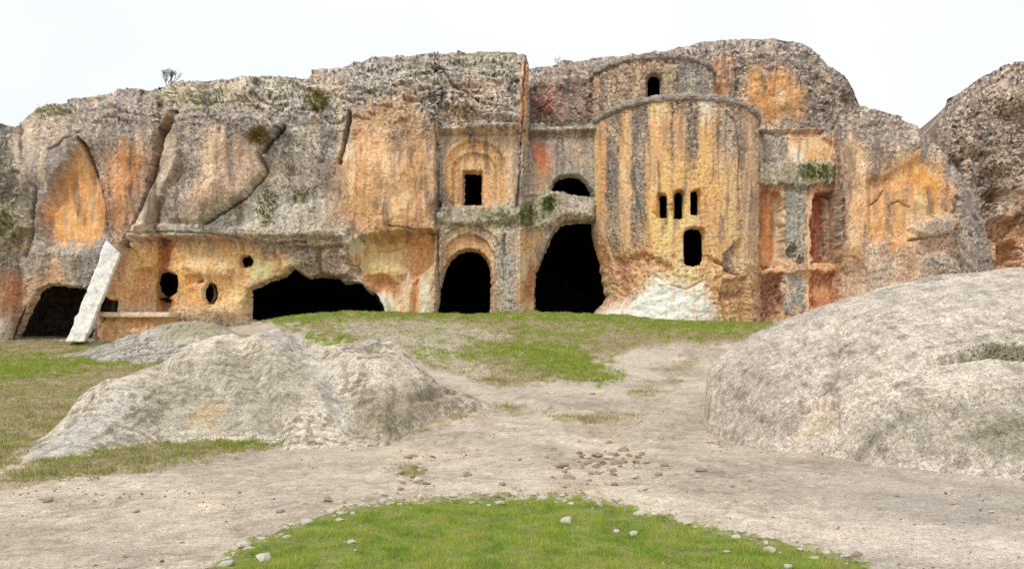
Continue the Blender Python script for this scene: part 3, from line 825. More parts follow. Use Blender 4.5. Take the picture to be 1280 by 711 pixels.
# ------------------------------------------------------------------ chambers behind the openings
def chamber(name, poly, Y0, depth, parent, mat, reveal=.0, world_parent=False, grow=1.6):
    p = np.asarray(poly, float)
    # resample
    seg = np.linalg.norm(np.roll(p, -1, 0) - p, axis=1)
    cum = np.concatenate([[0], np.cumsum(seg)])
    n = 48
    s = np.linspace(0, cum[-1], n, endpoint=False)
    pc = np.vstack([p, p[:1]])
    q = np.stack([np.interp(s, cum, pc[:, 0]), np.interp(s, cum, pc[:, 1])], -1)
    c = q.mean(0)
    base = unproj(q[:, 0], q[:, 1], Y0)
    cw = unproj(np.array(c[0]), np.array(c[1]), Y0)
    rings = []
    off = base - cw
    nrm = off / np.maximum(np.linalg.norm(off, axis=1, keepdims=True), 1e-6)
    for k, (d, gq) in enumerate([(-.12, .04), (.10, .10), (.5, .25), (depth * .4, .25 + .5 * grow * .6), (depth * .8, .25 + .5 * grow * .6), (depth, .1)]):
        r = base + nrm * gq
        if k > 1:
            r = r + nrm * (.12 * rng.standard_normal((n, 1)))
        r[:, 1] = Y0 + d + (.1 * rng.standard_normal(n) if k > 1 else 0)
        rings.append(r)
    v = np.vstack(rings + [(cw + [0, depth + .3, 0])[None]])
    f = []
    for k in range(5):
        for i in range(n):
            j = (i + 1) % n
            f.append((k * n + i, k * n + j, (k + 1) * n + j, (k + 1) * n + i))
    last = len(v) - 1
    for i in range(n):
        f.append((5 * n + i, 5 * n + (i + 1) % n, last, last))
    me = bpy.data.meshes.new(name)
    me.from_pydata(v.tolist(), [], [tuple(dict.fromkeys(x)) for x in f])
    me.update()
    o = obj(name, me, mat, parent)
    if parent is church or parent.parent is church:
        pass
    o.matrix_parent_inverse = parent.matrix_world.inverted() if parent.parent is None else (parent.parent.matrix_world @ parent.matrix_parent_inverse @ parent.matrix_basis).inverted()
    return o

bpy.context.view_layer.update()
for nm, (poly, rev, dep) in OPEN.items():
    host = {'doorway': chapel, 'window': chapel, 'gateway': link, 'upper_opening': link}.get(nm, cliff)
    mat = M_CAVE if nm in ('grotto_mouth', 'niche') else M_CAVE_SHADE
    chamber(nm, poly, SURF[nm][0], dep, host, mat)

# ------------------------------------------------------------------ apse and drum: true round walls
def round_wall(name, cpx, half_px, yc, z0, ztop_fn, patches, stripes, openings, base, seed, shape_fn, nth=470, nz=300, ang=118, parent=None):
    R = half_px * yc / F
    cx = (cpx - 640) * yc / F
    th = np.linspace(-math.radians(ang), math.radians(ang), nth)
    tt = np.linspace(0, 1, nz)
    TH, T = np.meshgrid(th, tt)
    zt = ztop_fn(TH, R)
    Z = z0 + (zt - z0) * T
    Pw = np.stack([cx + R * np.sin(TH), yc - R * np.cos(TH), Z], -1)
    out = np.stack([np.sin(TH), -np.cos(TH), 0 * TH], -1)
    vis = np.clip(TH, -math.radians(84), math.radians(84))
    ppx, ppy = proj(np.stack([cx + R * np.sin(vis), yc - R * np.cos(vis), Z], -1))
    tn, gr = paint(ppx, ppy, patches, base, stripes, seed)
    ARC = TH * R / .0325
    g2 = gr.reshape(TH.shape)
    dr = .05 * fbm(ARC / 8, ppy / 40, 4, seed + 1, .6) + g2 * (.04 * fbm(ARC / 5, ppy / 5, 3, seed + 2, .6) + .03 * fbm(ARC / 18, ppy / 25, 2, seed + 3))
    dr -= .05 * sstep(.25, .5, fbm(ARC / 3.6, ppy / 3.4, 2, seed + 4)) * (.4 + g2)
    dr -= .10 * sstep(.22, .45, fbm(ARC / 7, ppy / 6, 3, seed + 6, .6)) * (.25 + .75 * sstep(290, 340, ppy))
    if seed == 600:
        dr *= 1 - .85 * sstep(6, -6, sd_poly(ppx, ppy, [(800, 368), (836, 354), (880, 356), (896, 384), (896, 414), (736, 414), (744, 394)], 20))
    dr = dr + shape_fn(ppx, ppy, ARC, TH)
    hole = np.full(TH.shape, 1e3)
    for poly in openings:
        sd = sd_poly(ppx + .7 * fbm(ppx / 5, ppy / 5, 2, 9), ppy + .7 * fbm(ppx / 5, ppy / 5, 2, 19), poly, 12)
        hole = np.minimum(hole, np.where(np.abs(TH) < 1.3, sd, 1e3))
        dr = dr - .40 * sstep(.4, -1.3, sd)
    Pw = Pw + out * dr[..., None]
    return Pw, ppx, ppy, hole, tn, gr, out, (cx, yc, R)

def apse_shape(px, py, arc, th):
    r = np.zeros(px.shape)
    r += .12 * sstep(372, 402, py) * sstep(905, 880, px)                       # splayed foot
    r -= .35 * sstep(3, -3, sd_poly(px, py, [(905, 352), (935, 346), (938, 404), (908, 404), (900, 372)], 10))
    r += .25 * sstep(3, -3, sd_poly(px, py, [(910, 376), (926, 372), (930, 404), (912, 404)], 10))
    r -= .22 * sstep(3, -3, sd_poly(px, py, [(905, 318), (925, 300), (930, 330), (918, 348), (906, 340)], 10))
    r -= .22 * sstep(4, -4, sd_poly(px, py, [(758, 324), (800, 318), (840, 330), (836, 350), (800, 372), (772, 392), (756, 388)], 12) + 8 * fbm(px / 9, py / 9, 3, 61))
    r += .14 * fbm(px / 14, py / 12, 3, 63) * sstep(300, 345, py)
    for pts, hw, dep in [([(908, 140), (920, 152), (925, 185), (923, 230), (926, 262)], 1.8, .22), ([(899, 165), (900, 230)], 1.6, .08), ([(841, 130), (841, 200)], 2.2, .08),
                         ([(757, 160), (757, 330)], 1.2, .05), ([(812, 130), (811, 320)], 1.2, .05), ([(840, 262), (850, 262)], 1.6, .14), ([(818, 344), (835, 356), (858, 362), (880, 350)], 1.6, .12),
                         ([(816, 266), (822, 268)], 2, .12), ([(884, 320), (905, 332), (924, 344)], 2.2, .25), ([(846, 256), (834, 256)], 1.5, .15)]:
        r -= dep * np.clip(1 - sd_line(px, py, pts, 10) / hw, 0, 1)
    return r

YA, YD = 37.4, 39.5
ZA0 = .9
apse_zt = lambda TH, R: 10.66 - .30 * np.abs(np.sin(TH)) ** 3 + .05 * fbm(TH * 9, TH * 0, 3, 5)
PA, apx, apy, ah, atn, agr, aout, (acx, _, AR) = round_wall('apse', 842, 102.5, YA, ZA0, apse_zt, APSE_PATCHES, APSE_STRIPES, APSE_OPEN, (176, 146, 112), 600, apse_shape)
# eroded left foot, where the wall was broken away beside the gateway
lb = np.interp(apy, [290, 305, 320, 345, 372, 388, 402], [0, 3, 9, 13, 19, 8, 2])
PA[..., 0] += lb * .0325 * sstep(815, 742, apx)
q = grid_faces(PA.shape[0], PA.shape[1], fc(ah) > -1.7)
v, q, c_, g_ = compact(PA.reshape(-1, 3), q, atn, agr)
apse = fixpar(obj('apse', mesh_from('apse', v, q, c_, g_), M_CLIFF, church))
apse['label'] = 'round apse wall with grey and orange vertical stripes and a white foot'

def drum_shape(px, py, arc, th):
    r = np.zeros(px.shape)
    for cx_ in (748, 758, 800, 848, 862, 884):
        r -= .05 * np.clip(1 - np.abs(px - cx_) / 1.6, 0, 1)
    r += .06 * fbm(px / 12, py / 9, 3, 93)
    return r
drum_zt = lambda TH, R: 13.1 - .12 * np.abs(np.sin(TH)) ** 3 + .04 * fbm(TH * 8, TH * 0, 3, 15)
PD, dpx, dpy, dh, dtn, dgr, dout, (dcx, _, DR) = round_wall('drum', 815, 75, YD, 10.0, drum_zt, DRUM_PATCHES, None, DRUM_OPEN, (150, 128, 106), 700, drum_shape, nth=340, nz=110)
q = grid_faces(PD.shape[0], PD.shape[1], fc(dh) > -1.7)
v, q, c_, g_ = compact(PD.reshape(-1, 3), q, dtn, dgr)
drum = fixpar(obj('drum', mesh_from('drum', v, q, c_, g_), M_CLIFF, church))

def cornice(name, cx, yc, R, ztop, proj_out, height, parent, seed, ang=118):
    """eroded projecting ring with a domed stone lid behind it"""
    th = np.linspace(-math.radians(ang), math.radians(ang), 420)
    prof = [(-.10, -height), (proj_out * .55, -height * .9), (proj_out, -height * .62), (proj_out, -.05), (proj_out * .6, .06), (-.25, .10), (-R * .45, .32), (-R * .8, .38)]
    pr = np.array(prof)
    s = np.linspace(0, len(prof) - 1, 42)
    ro, zo = np.interp(s, range(len(prof)), pr[:, 0]), np.interp(s, range(len(prof)), pr[:, 1])
    TH, S = np.meshgrid(th, s)
    RO = np.broadcast_to(ro[:, None], TH.shape)
    ZO = np.broadcast_to(zo[:, None], TH.shape)
    bite = .13 * fbm(TH * 7, S * .15, 4, seed, .6) + .05 * fbm(TH * 34, S * .5, 3, seed + 5)
    wgt = np.clip(RO / max(proj_out, .01) + .3, 0, 1)
    rr = R + RO + bite * wgt
    zz = ztop(TH, R) + ZO + .06 * fbm(TH * 12, S * .4, 3, seed + 9)
    Pc = np.stack([cx + rr * np.sin(TH), yc - rr * np.cos(TH), zz], -1)
    a = TH * R / .0325
    n = fbm(a / 9, S, 4, seed + 20, .6).ravel()
    n2 = fbm(a / 2.5, S * 2, 2, seed + 30).ravel()
    cc = lin((136, 128, 118))[None] / ALB * (1 + .5 * n + .4 * n2)[:, None]
    cc = cc + (lin((96, 90, 84))[None] - cc) * sstep(.1, .5, -n)[:, None]
    q = grid_faces(*TH.shape)
    me = mesh_from(name, Pc.reshape(-1, 3), q, np.clip(cc, .02, .8), np.full(n.size, .9))
    o = obj(name, me, M_CLIFF, parent)
    return o
ca = cornice('cornice', acx, YA, AR, apse_zt, .13, .22, apse, 810)
cd = cornice('cornice', dcx, YD, DR, drum_zt, .10, .18, drum, 820)
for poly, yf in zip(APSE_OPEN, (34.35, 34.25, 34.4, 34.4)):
    chamber('window', poly, yf, 2.2, apse, M_CAVE_SHADE, grow=.5)
chamber('window', DRUM_OPEN[0], 37.15, 2.0, drum, M_CAVE_SHADE, grow=.5)
for o in (ca, cd):
    o.matrix_parent_inverse = church.matrix_world.inverted() @ church.matrix_world
for par in (apse, drum):
    par_w = church.matrix_world @ par.matrix_parent_inverse @ par.matrix_basis
    for ch in [x for x in bpy.data.objects if x.parent is par]:
        ch.matrix_parent_inverse = par_w.inverted()

# ------------------------------------------------------------------ rock masses behind
def back_sheet(name, c0, c1, r0, r1, tops, basey, rpx, rmm, patches, seed, rough=1.0, step=1.0, plat=10):
    cl = np.arange(c0, c1, step)
    rw = np.arange(r1, r0, -step)
    X_, Y_ = np.meshgrid(cl, rw)
    tp = interp(tops, cl) + 2.5 * fbm(cl / 30, cl * 0, 2, seed)
    Yb_ = np.broadcast_to(interp(basey, cl), X_.shape).copy()
    t_ = np.clip((tp + rpx - Y_) / rpx, 0, 1)
    Yb_ += 1.15 * rmm * t_ ** 2 + .7 * rough * fbm(X_ / 60, Y_ / 60, 2, seed + 3)
    ov = np.clip(tp - Y_, 0, None) / np.maximum(tp - r0, 1)
    Yc_ = np.maximum(Y_, tp)
    P_ = unproj(X_, Yc_, Yb_)
    P_[..., 1] += plat * ov ** 1.5
    P_[..., 2] -= ov * 1.5
    tn, gr = paint(X_, Yc_, patches, seed=seed)
    g_ = gr.reshape(X_.shape)
    n_ = grid_normals(P_, np.array([0, -1.0, .4]))
    sg_ = np.linalg.norm(np.diff(P_, axis=0, prepend=P_[:1]), axis=-1)
    sg_[0] = sg_[1]
    fine_ = np.clip(.07 / np.maximum(sg_, 1e-3), .1, 1)
    Yq = (P_[..., 2] + .7 * P_[..., 1]) / .036
    d_ = rough * (g_ * (.45 * fbm(X_ / 34, Yq / 28, 3, seed + 5, .5) + fine_ * (.16 * facets((X_ + 7 * fbm(X_ / 15, Yq / 15, 3, seed + 6)) / 24, (Yq + .2 * X_ + 7 * fbm(X_ / 15, Yq / 15, 3, seed + 16)) / 15, seed) + .035 * facets((X_ + 4 * fbm(X_ / 9, Yq / 9, 2, seed + 26)) / 10, Yq / 7, seed + 1))) + .03 * fine_ * fbm(X_ / 5, Yq / 6, 3, seed + 7))
    d_ -= .08 * rough * fine_ * sstep(.2, .5, fbm(X_ / 8, Yq / 5, 2, seed + 8)) * g_
    n_ = n_ * np.array([1, 1, .22])
    n_ /= np.linalg.norm(n_, axis=-1, keepdims=True)
    n_ = np.where(n_[..., 1:2] > -.5, np.array([0, -.97, .22]), n_)
    P_ += n_ * d_[..., None]
    return X_, Y_, P_, tn, gr

X_, Y_, P_, tn, gr = back_sheet('dome_rock', 640, 1100, 38, 190, [(640, 96), (660, 86), (680, 83), (700, 79), (730, 74), (760, 71), (800, 68), (850, 59), (880, 52), (920, 48), (960, 49), (1000, 54), (1015, 60), (1030, 73), (1060, 100), (1076, 132), (1090, 160), (1100, 190)],
                             [(640, 39.2), (700, 39.0), (760, 39.6), (850, 39.8), (890, 39.4), (1000, 39.0), (1060, 39.4), (1100, 41)], 26, 1.2, PATCHES, 900, .7)
P_[..., 1] += .16 * np.clip(1 - sd_line(X_, Y_, [(975, 60), (972, 90), (968, 120)], 10) / 3, 0, 1) + .2 * np.clip(1 - sd_line(X_, Y_, [(915, 60), (922, 100), (918, 130)], 10) / 3, 0, 1)
v, q, c_, g_ = compact(P_.reshape(-1, 3), grid_faces(*X_.shape), tn, gr)
dome = obj('cliff', mesh_from('dome_rock', v, q, c_, g_), M_CLIFF)
tag(dome, 'high rounded grey rock with orange patches rising behind the church drum', None, kind='structure')

X_, Y_, P_, tn, gr = back_sheet('far_rock', 1164, 1420, 50, 372, [(1164, 172), (1167, 160), (1172, 145), (1185, 128), (1200, 115), (1225, 98), (1250, 85), (1280, 77), (1340, 68), (1420, 70)],
                             [(1164, 43.4), (1190, 42.3), (1240, 41.6), (1420, 41)], 50, 2.5, FAR_PATCHES, 950, 1.25, 1.0)
for poly, m, soft in [(ell(1245, 245, 14, 8), .9, 4), ([(1236, 258), (1265, 252), (1276, 268), (1256, 276), (1236, 272)], -.6, 4), ([(1254, 308), (1275, 300), (1278, 335), (1252, 330)], 1.0, 4),
                      ([(1190, 195), (1206, 200), (1202, 214), (1190, 210)], .5, 3), ([(1236, 278), (1300, 275), (1300, 350), (1236, 350)], .4, 5), ([(1268, 225), (1310, 218), (1310, 240), (1270, 240)], -.4, 3)]:
    P_[..., 1] += m * sstep(soft, -soft, sd_poly(X_, Y_, poly, 12) + 4 * fbm(X_ / 9, Y_ / 9, 2, 77))
v, q, c_, g_ = compact(P_.reshape(-1, 3), grid_faces(*X_.shape), tn, gr)
far = obj('rock_outcrop', mesh_from('rock_outcrop', v, q, c_, g_), M_CLIFF)
tag(far, 'dark grey craggy rock standing apart beyond the cliff end, orange at its foot', 'rock')

# ------------------------------------------------------------------ ground
def ground_base(X, Y):
    cen = np.interp(Y, [-5, 13, 16, 20, 26, 31, 33, 45, 3000], [0, 0, .18, .58, 1.42, 2.16, 2.28, 2.35, 2.6])
    lef = np.interp(Y, [-5, 13, 22, 30, 33, 36, 45, 3000], [0, 0, .30, .92, 1.32, 1.4, 1.4, 2.6])
    rig = np.interp(Y, [-5, 13, 16, 20, 26, 31, 34, 45, 3000], [0, 0, .15, .45, 1.15, 1.8, 1.95, 2.0, 2.6])
    px = 640 + F * X / np.maximum(Y, 8)
    wl_ = sstep(420, 180, px)
    wr_ = sstep(720, 900, px)
    return cen * (1 - wl_ - wr_) + lef * wl_ + rig * wr_

LAWN = [(262, 716), (300, 691), (345, 672), (390, 656), (430, 644), (480, 634), (540, 628), (620, 626), (690, 625), (740, 629), (790, 640), (850, 655), (900, 668), (960, 682), (1010, 692), (1062, 704), (1110, 722), (1300, 820), (1500, 1200), (-200, 1200), (60, 820)]
SLOPE = [(330, 390), (560, 384), (760, 392), (960, 398), (965, 412), (930, 424), (890, 432), (840, 430), (800, 432), (765, 446), (748, 452), (782, 466), (770, 476), (700, 474), (640, 480), (600, 482), (540, 458), (500, 440), (420, 425), (380, 410)]
FIELD = [(-700, 425), (60, 424), (130, 426), (210, 432), (300, 425), (250, 440), (170, 478), (120, 505), (70, 545), (0, 585), (-700, 640)]
FRONT = [(-700, 560), (0, 592), (60, 572), (130, 560), (220, 545), (345, 540), (352, 556), (300, 568), (180, 585), (60, 602), (0, 612), (-700, 640)]
GREEN = [   # patches of fresh green inside the grassy ground
    ([(330, 392), (540, 385), (760, 392), (950, 402), (945, 412), (880, 412), (780, 406), (640, 398), (500, 397), (400, 404), (350, 408)], 1.0),
    ([(600, 432), (640, 426), (720, 434), (740, 450), (780, 468), (760, 474), (690, 466), (640, 446)], 1.0),
    ([(500, 436), (560, 436), (640, 440), (620, 448), (540, 448)], .7), ([(380, 418), (430, 424), (420, 432), (384, 428)], .9),
    ([(0, 448), (120, 440), (245, 430), (220, 446), (120, 456), (0, 478)], 1.0), ([(760, 400), (950, 402), (955, 410), (880, 418), (800, 410)], 1.0),
    ([(270, 540), (345, 538), (350, 552), (290, 558)], .9), ([(80, 562), (140, 556), (130, 568), (84, 574)], .8), ([(640, 410), (760, 412), (740, 424), (660, 422)], .6),
    ([(-700, 440), (0, 440), (0, 480), (-700, 500)], .9), ([(440, 404), (560, 402), (620, 412), (520, 416)], .3)]
DRYL = [([(690, 520), (760, 516), (810, 520), (760, 530), (700, 527)], .9), ([(800, 478), (850, 470), (846, 482), (804, 486)], .6), ([(820, 456), (870, 448), (862, 462), (826, 466)], .7),
        ([(770, 492), (800, 486), (836, 490), (800, 498)], .7), ([(600, 504), (650, 508), (690, 514), (640, 516)], .8), ([(520, 500), (580, 500), (590, 520), (500, 545), (470, 540)], .8), ([(590, 474), (640, 478), (620, 486)], .8),
        ([(490, 585), (530, 580), (540, 600), (500, 606)], .4)]
BAREROCK = [([(768, 448), (806, 434), (850, 436), (836, 456), (790, 470), (760, 468)], 1.0), ([(400, 398), (560, 402), (640, 420), (590, 428), (560, 440), (620, 462), (600, 476), (540, 452), (460, 430)], .55),
            ([(540, 462), (580, 470), (650, 500), (640, 506), (580, 492)], .9)]

def ground_masks(px, py):
    r1 = fbm(px / 14, py / 6, 4, 1201, .6)
    wxx, wyy = px + 16 * fbm(px / 40, py / 16, 3, 1211), py + 5 * fbm(px / 40, py / 16, 3, 1221)
    inm = lambda poly, soft, rag: sstep(soft, -soft, sd_poly(wxx, wyy, poly, 60) + rag * r1)
    lawn = sstep(7, -7, sd_poly(px, py, LAWN, 60) + 22 * r1 + 12 * fbm(px / 5, py / 3, 2, 1231))
    grass = np.maximum(np.maximum(inm(SLOPE, 6, 10), inm(FIELD, 6, 12)), inm(FRONT, 5, 12))
    green = np.zeros(px.shape)
    for poly, st in GREEN:
        green = np.maximum(green, st * inm(poly, 9, 26))
    dry = np.zeros(px.shape)
    for poly, st in DRYL:
        dry = np.maximum(dry, st * inm(poly, 4, 10))
    bare = np.zeros(px.shape)
    for poly, st in BAREROCK:
        bare = np.maximum(bare, st * inm(poly, 4, 10))
    return lawn, grass, green, dry, bare

def axis(segments):
    out = []
    for a, b, s0, s1 in segments:
        n = max(1, int(round(abs(b - a) / ((s0 + s1) / 2))))
        u = np.linspace(0, 1, n, endpoint=False)
        out.append(a + (b - a) * (s0 * u + (s1 - s0) * u * u / 2) / ((s0 + s1) / 2))
    return np.concatenate(out)
gx = np.concatenate([[-1500, -700, -300, -120, -60], axis([(-34, -9, .22, .07), (-9, 9, .055, .055), (9, 34, .07, .22)]), [34, 60, 120, 300, 700, 1500]])
gy = np.concatenate([[-1500, -600, -200, -60, -20, -5, 0, 2, 3.2], axis([(4, 9, .035, .045), (9, 16, .045, .07), (16, 36, .08, .13)]), [36, 37, 38, 40, 42, 46, 60, 120, 300, 700, 1500, 2500]])
GX, GY = np.meshgrid(gx, gy)
def ground_z(X, Y):
    z = ground_base(X, Y)
    z = z + .16 * fbm(X / 3.1, Y / 3.1, 3, 1301) * np.clip((Y - 8) / 8, .1, 1) + .05 * fbm(X / .8, Y / .8, 3, 1311)
    return z
GZ = ground_z(GX, GY)
gpx, gpy = proj(np.stack([GX, np.maximum(GY, 3), GZ], -1))
lawn, grass, green, dry, bare = [a.reshape(GX.shape) for a in ground_masks(gpx.ravel(), gpy.ravel())]
GALB = 1.08
h1 = fbm(GX / .35, GY / .35, 4, 1401, .65)
h2 = fbm(GX / 1.6, GY / 1.6, 3, 1411)
h3 = fbm(GX / .10, GY / .10, 2, 1421)
gc = np.tile(lin((196, 181, 161)) / GALB, GX.shape + (1,))
gc = gc * (1 + .42 * h1 + .34 * h2 + .42 * h3)[..., None]
redd = sstep(.1, .5, h2) * .5
gc = gc + (lin((204, 186, 158)) / GALB - gc) * redd[..., None]
gb = sstep(900, 1150, gpx) * .3
gc = gc + (lin((198, 186, 178)) / GALB - gc) * gb[..., None]
trk = fbm(GX / 2.6 + .35 * GY, GY / 5.5, 3, 1451)
gc = gc * (1 + .45 * trk)[..., None]
worn = sstep(.10, .45, fbm(GX / 1.1, GY / 2.2, 4, 1431, .6)) * .45
gc = gc + (lin((158, 138, 114)) / GALB - gc) * worn[..., None]
def blend(c, m, colr):
    return c + (lin(colr) / GALB * (1 + .35 * h1 + .2 * h3)[..., None] - c) * m[..., None]
gc = blend(gc, grass * (1 - bare) * .9, (172, 152, 120))
gc = blend(gc, grass * sstep(.05, .4, h1 - .2 * h2) * .6, (124, 100, 72))
gc = blend(gc, grass * sstep(.0, .35, h2) * .4, (186, 160, 134))
gc = blend(gc, np.clip(green * 1.1, 0, 1) * .9, (140, 148, 62))
gc = blend(gc, grass * sstep(-.05, .25, fbm(GX / 1.3, GY / 1.3, 3, 1441)) * (1 - bare) * .5, (146, 144, 78))
gc = blend(gc, dry * .75, (150, 134, 88))
gc = blend(gc, bare * .85, (206, 192, 172))
gc = blend(gc, lawn * .95, (130, 136, 62))
GZ = GZ + .05 * lawn + .10 * grass * h1 + .012 * h3 * (1 - lawn) + .014 * h1 * (1 - lawn)
gv, gq, gcc, ggr = compact(np.stack([GX, GY, GZ], -1).reshape(-1, 3), grid_faces(*GX.shape), gc.reshape(-1, 3), (.5 + .4 * grass).ravel())
ground = obj('ground', mesh_from('ground', gv, gq, gcc, ggr), M_GROUND)
tag(ground, 'pale trodden earth and thin grass rising to the foot of the cliff', None, kind='structure')

# ------------------------------------------------------------------ boulders in front
def mound(name, tops, foot, ridge_y, back_len, colr, seed, paints, feats, ridge_pow=.55, nc=520, nr=240, amp=1.0, crest=.55, mat=M_BOULDER, pits=1.0):
    """solid rock: its skyline and foot are known; the foot stands on the ground, the crest at ridge_y"""
    c0, c1 = tops[0][0], tops[-1][0]
    cl = np.linspace(c0, c1, nc)
    tpy, fpy_ = interp(tops, cl), interp(foot, cl)
    Yr = interp(ridge_y, cl)
    # foot distance from the ground
    Yf = np.full(nc, 12.0)
    for _ in range(30):
        z = ground_base((cl - 640) / F * Yf, Yf)
        Yf = .5 * Yf + .5 * np.clip((EYE - z) * F / np.maximum(fpy_ - HOR, 4), 5, 26.5)
    Yr = np.maximum(Yr, Yf + .15)
    s = np.concatenate([np.linspace(0, 1, int(nr * .72), endpoint=False), np.linspace(1, 2, nr - int(nr * .72))])
    S, C = np.meshgrid(s, cl, indexing='ij')
    yf, yr, tp = Yf[None], Yr[None], tpy[None]
    bl = interp(back_len, cl)[None]
    Ys = np.where(S <= 1, yf + (yr - yf) * S, yr + (S - 1) * bl)
    zr = EYE + (HOR - tp) * yr / F
    xs = (C - 640) / F * Ys
    zg = ground_z(xs, Ys)
    zf = ground_z((C - 640) / F * yf, yf + 0 * S)
    sc = np.clip(S, 0, 1)
    h = (1 - (1 - sc) ** (1 / ridge_pow)) ** crest
    Zs = np.where(S <= 1, zf - .12 + (zr - zf + .12) * h, zr + (zg - .3 - zr) * sstep(0, 1, S - 1))
    Pm = np.stack([xs, Ys, Zs], -1)
    nn = grid_normals(Pm, np.array([0, -1.0, 1.2]))
    mx, my = proj(Pm)
    k = F / 14.0
    d = amp * (.15 * tri(Pm, 1.5, 3, seed, .5) + .04 * tri(Pm, .30, 2, seed + 3) + .012 * tri(Pm, .08, 2, seed + 6))
    pit = sstep(.09, .24, tri(Pm, .20, 3, seed + 9, .6)) * sstep(-.03, .15, tri(Pm, 1.1, 2, seed + 12))
    pit2 = sstep(.10, .22, tri(Pm, .11, 2, seed + 15)) * sstep(-.12, .08, tri(Pm, 1.3, 2, seed + 18))
    d -= .05 * amp * pits * pit + .014 * pits * pit2
    pit = np.clip(np.maximum(pit, pit2) * pits, 0, 1)
    fade = np.clip((Zs - zg) / .5, .15, 1)
    d *= fade
    for poly, m, soft in feats:
        dd = sd_line(mx, my, poly, 34) if len(poly) and m < 0 and soft < 0 else sd_poly(mx, my, poly, 30)
        if soft < 0:
            d += m * np.clip(1 - dd / -soft, 0, 1) * (S <= 1)
        else:
            d += m * sstep(soft, -soft, dd + 5 * fbm(mx / 12, my / 10, 3, seed + 70)) * (S <= 1)
    Pm = Pm + nn * d[..., None]
    cc = np.tile(lin(colr) / GALB * 1.0, S.shape + (1,))
    n1 = 1.2 * tri(Pm, .24, 4, seed + 20, .65)
    n2 = tri(Pm, 1.2, 3, seed + 25)
    n3 = 1.2 * tri(Pm, .05, 2, seed + 28)
    cc = cc * (1 + .34 * n1 + .25 * n2 + .36 * n3)[..., None]
    low = sstep(-.1, .35, n1 + n2)
    cc = cc + (lin((132, 122, 106)) / GALB - cc) * (sstep(.12, .5, -n1 + .3 * n3) * .55)[..., None]
    cc = cc + (lin((98, 92, 68)) / GALB - cc) * (pit * .75)[..., None]
    rag = fbm(mx / 9, my / 7, 3, seed + 31)
    for poly, cl_, st, soft in paints:
        m = st * sstep(soft, -soft, sd_poly(mx, my, poly, 40) + rag * 12) * (S <= 1.02)
        cc = cc + (lin(cl_) / GALB * (1 + .4 * n1 + .3 * n3)[..., None] - cc) * m[..., None]
    me = mesh_from(name, Pm.reshape(-1, 3), grid_faces(nr, nc), np.clip(cc, .02, .8).reshape(-1, 3), np.full(Pm[..., 0].size, .75))
    return obj(name, me, mat), Pm, mx, my

left_rock, PL, _, _ = mound('boulder', [(-150, 650), (-60, 606), (0, 576), (60, 543), (100, 506), (130, 482), (165, 469), (205, 456), (240, 432), (270, 421), (320, 413), (345, 410), (370, 421), (400, 429), (440, 429), (470, 423), (490, 429), (510, 442), (530, 463), (560, 485), (600, 499), (640, 509)],
    [(-150, 690), (-60, 640), (0, 604), (60, 586), (130, 570), (200, 556), (300, 556), (350, 564), (400, 564), (480, 556), (550, 526), (600, 512), (640, 512)],
    [(-150, 8.6), (0, 11.3), (60, 12.8), (130, 14.4), (240, 16.2), (345, 17), (470, 16.8), (530, 16.2), (600, 16.6), (640, 17.4)], [(-150, .6), (60, 1.6), (240, 3), (470, 3), (600, 1.2), (640, .6)],
    (212, 197, 176), 1500,
    [([(205, 460), (350, 430), (400, 470), (350, 540), (250, 545), (140, 540)], (150, 144, 122), .5, 20),
     ([(440, 500), (550, 480), (570, 505), (500, 545), (440, 545)], (140, 128, 104), .65, 14),
     ([(250, 500), (285, 505), (270, 535), (235, 525)], (206, 170, 120), .5, 10),
     ([(380, 440), (400, 445), (440, 520), (420, 530)], (214, 205, 192), .5, 8),
     ([(460, 432), (478, 430), (476, 446), (462, 446)], (120, 120, 80), .6, 5),
     ([(320, 412), (350, 408), (400, 432), (390, 450), (340, 430)], (212, 203, 190), .6, 8),
     ([(0, 585), (70, 545), (140, 500), (170, 490), (110, 560), (40, 580)], (206, 199, 190), .6, 10)],
    [([(385, 436), (420, 480), (450, 530)], -.17, -28), ([(520, 498), (545, 494), (568, 488)], -.10, -9), ([(300, 430), (325, 480), (345, 540)], -.17, -24), ([(200, 470), (260, 490), (300, 500)], -.06, -16), ([(462, 440), (476, 440)], -.10, -6)],
    ridge_pow=.8, crest=.95, amp=1.0, pits=.75)
tag(left_rock, 'long low pitted grey rock with a pale tail tapering into the path, grass behind', 'rock')

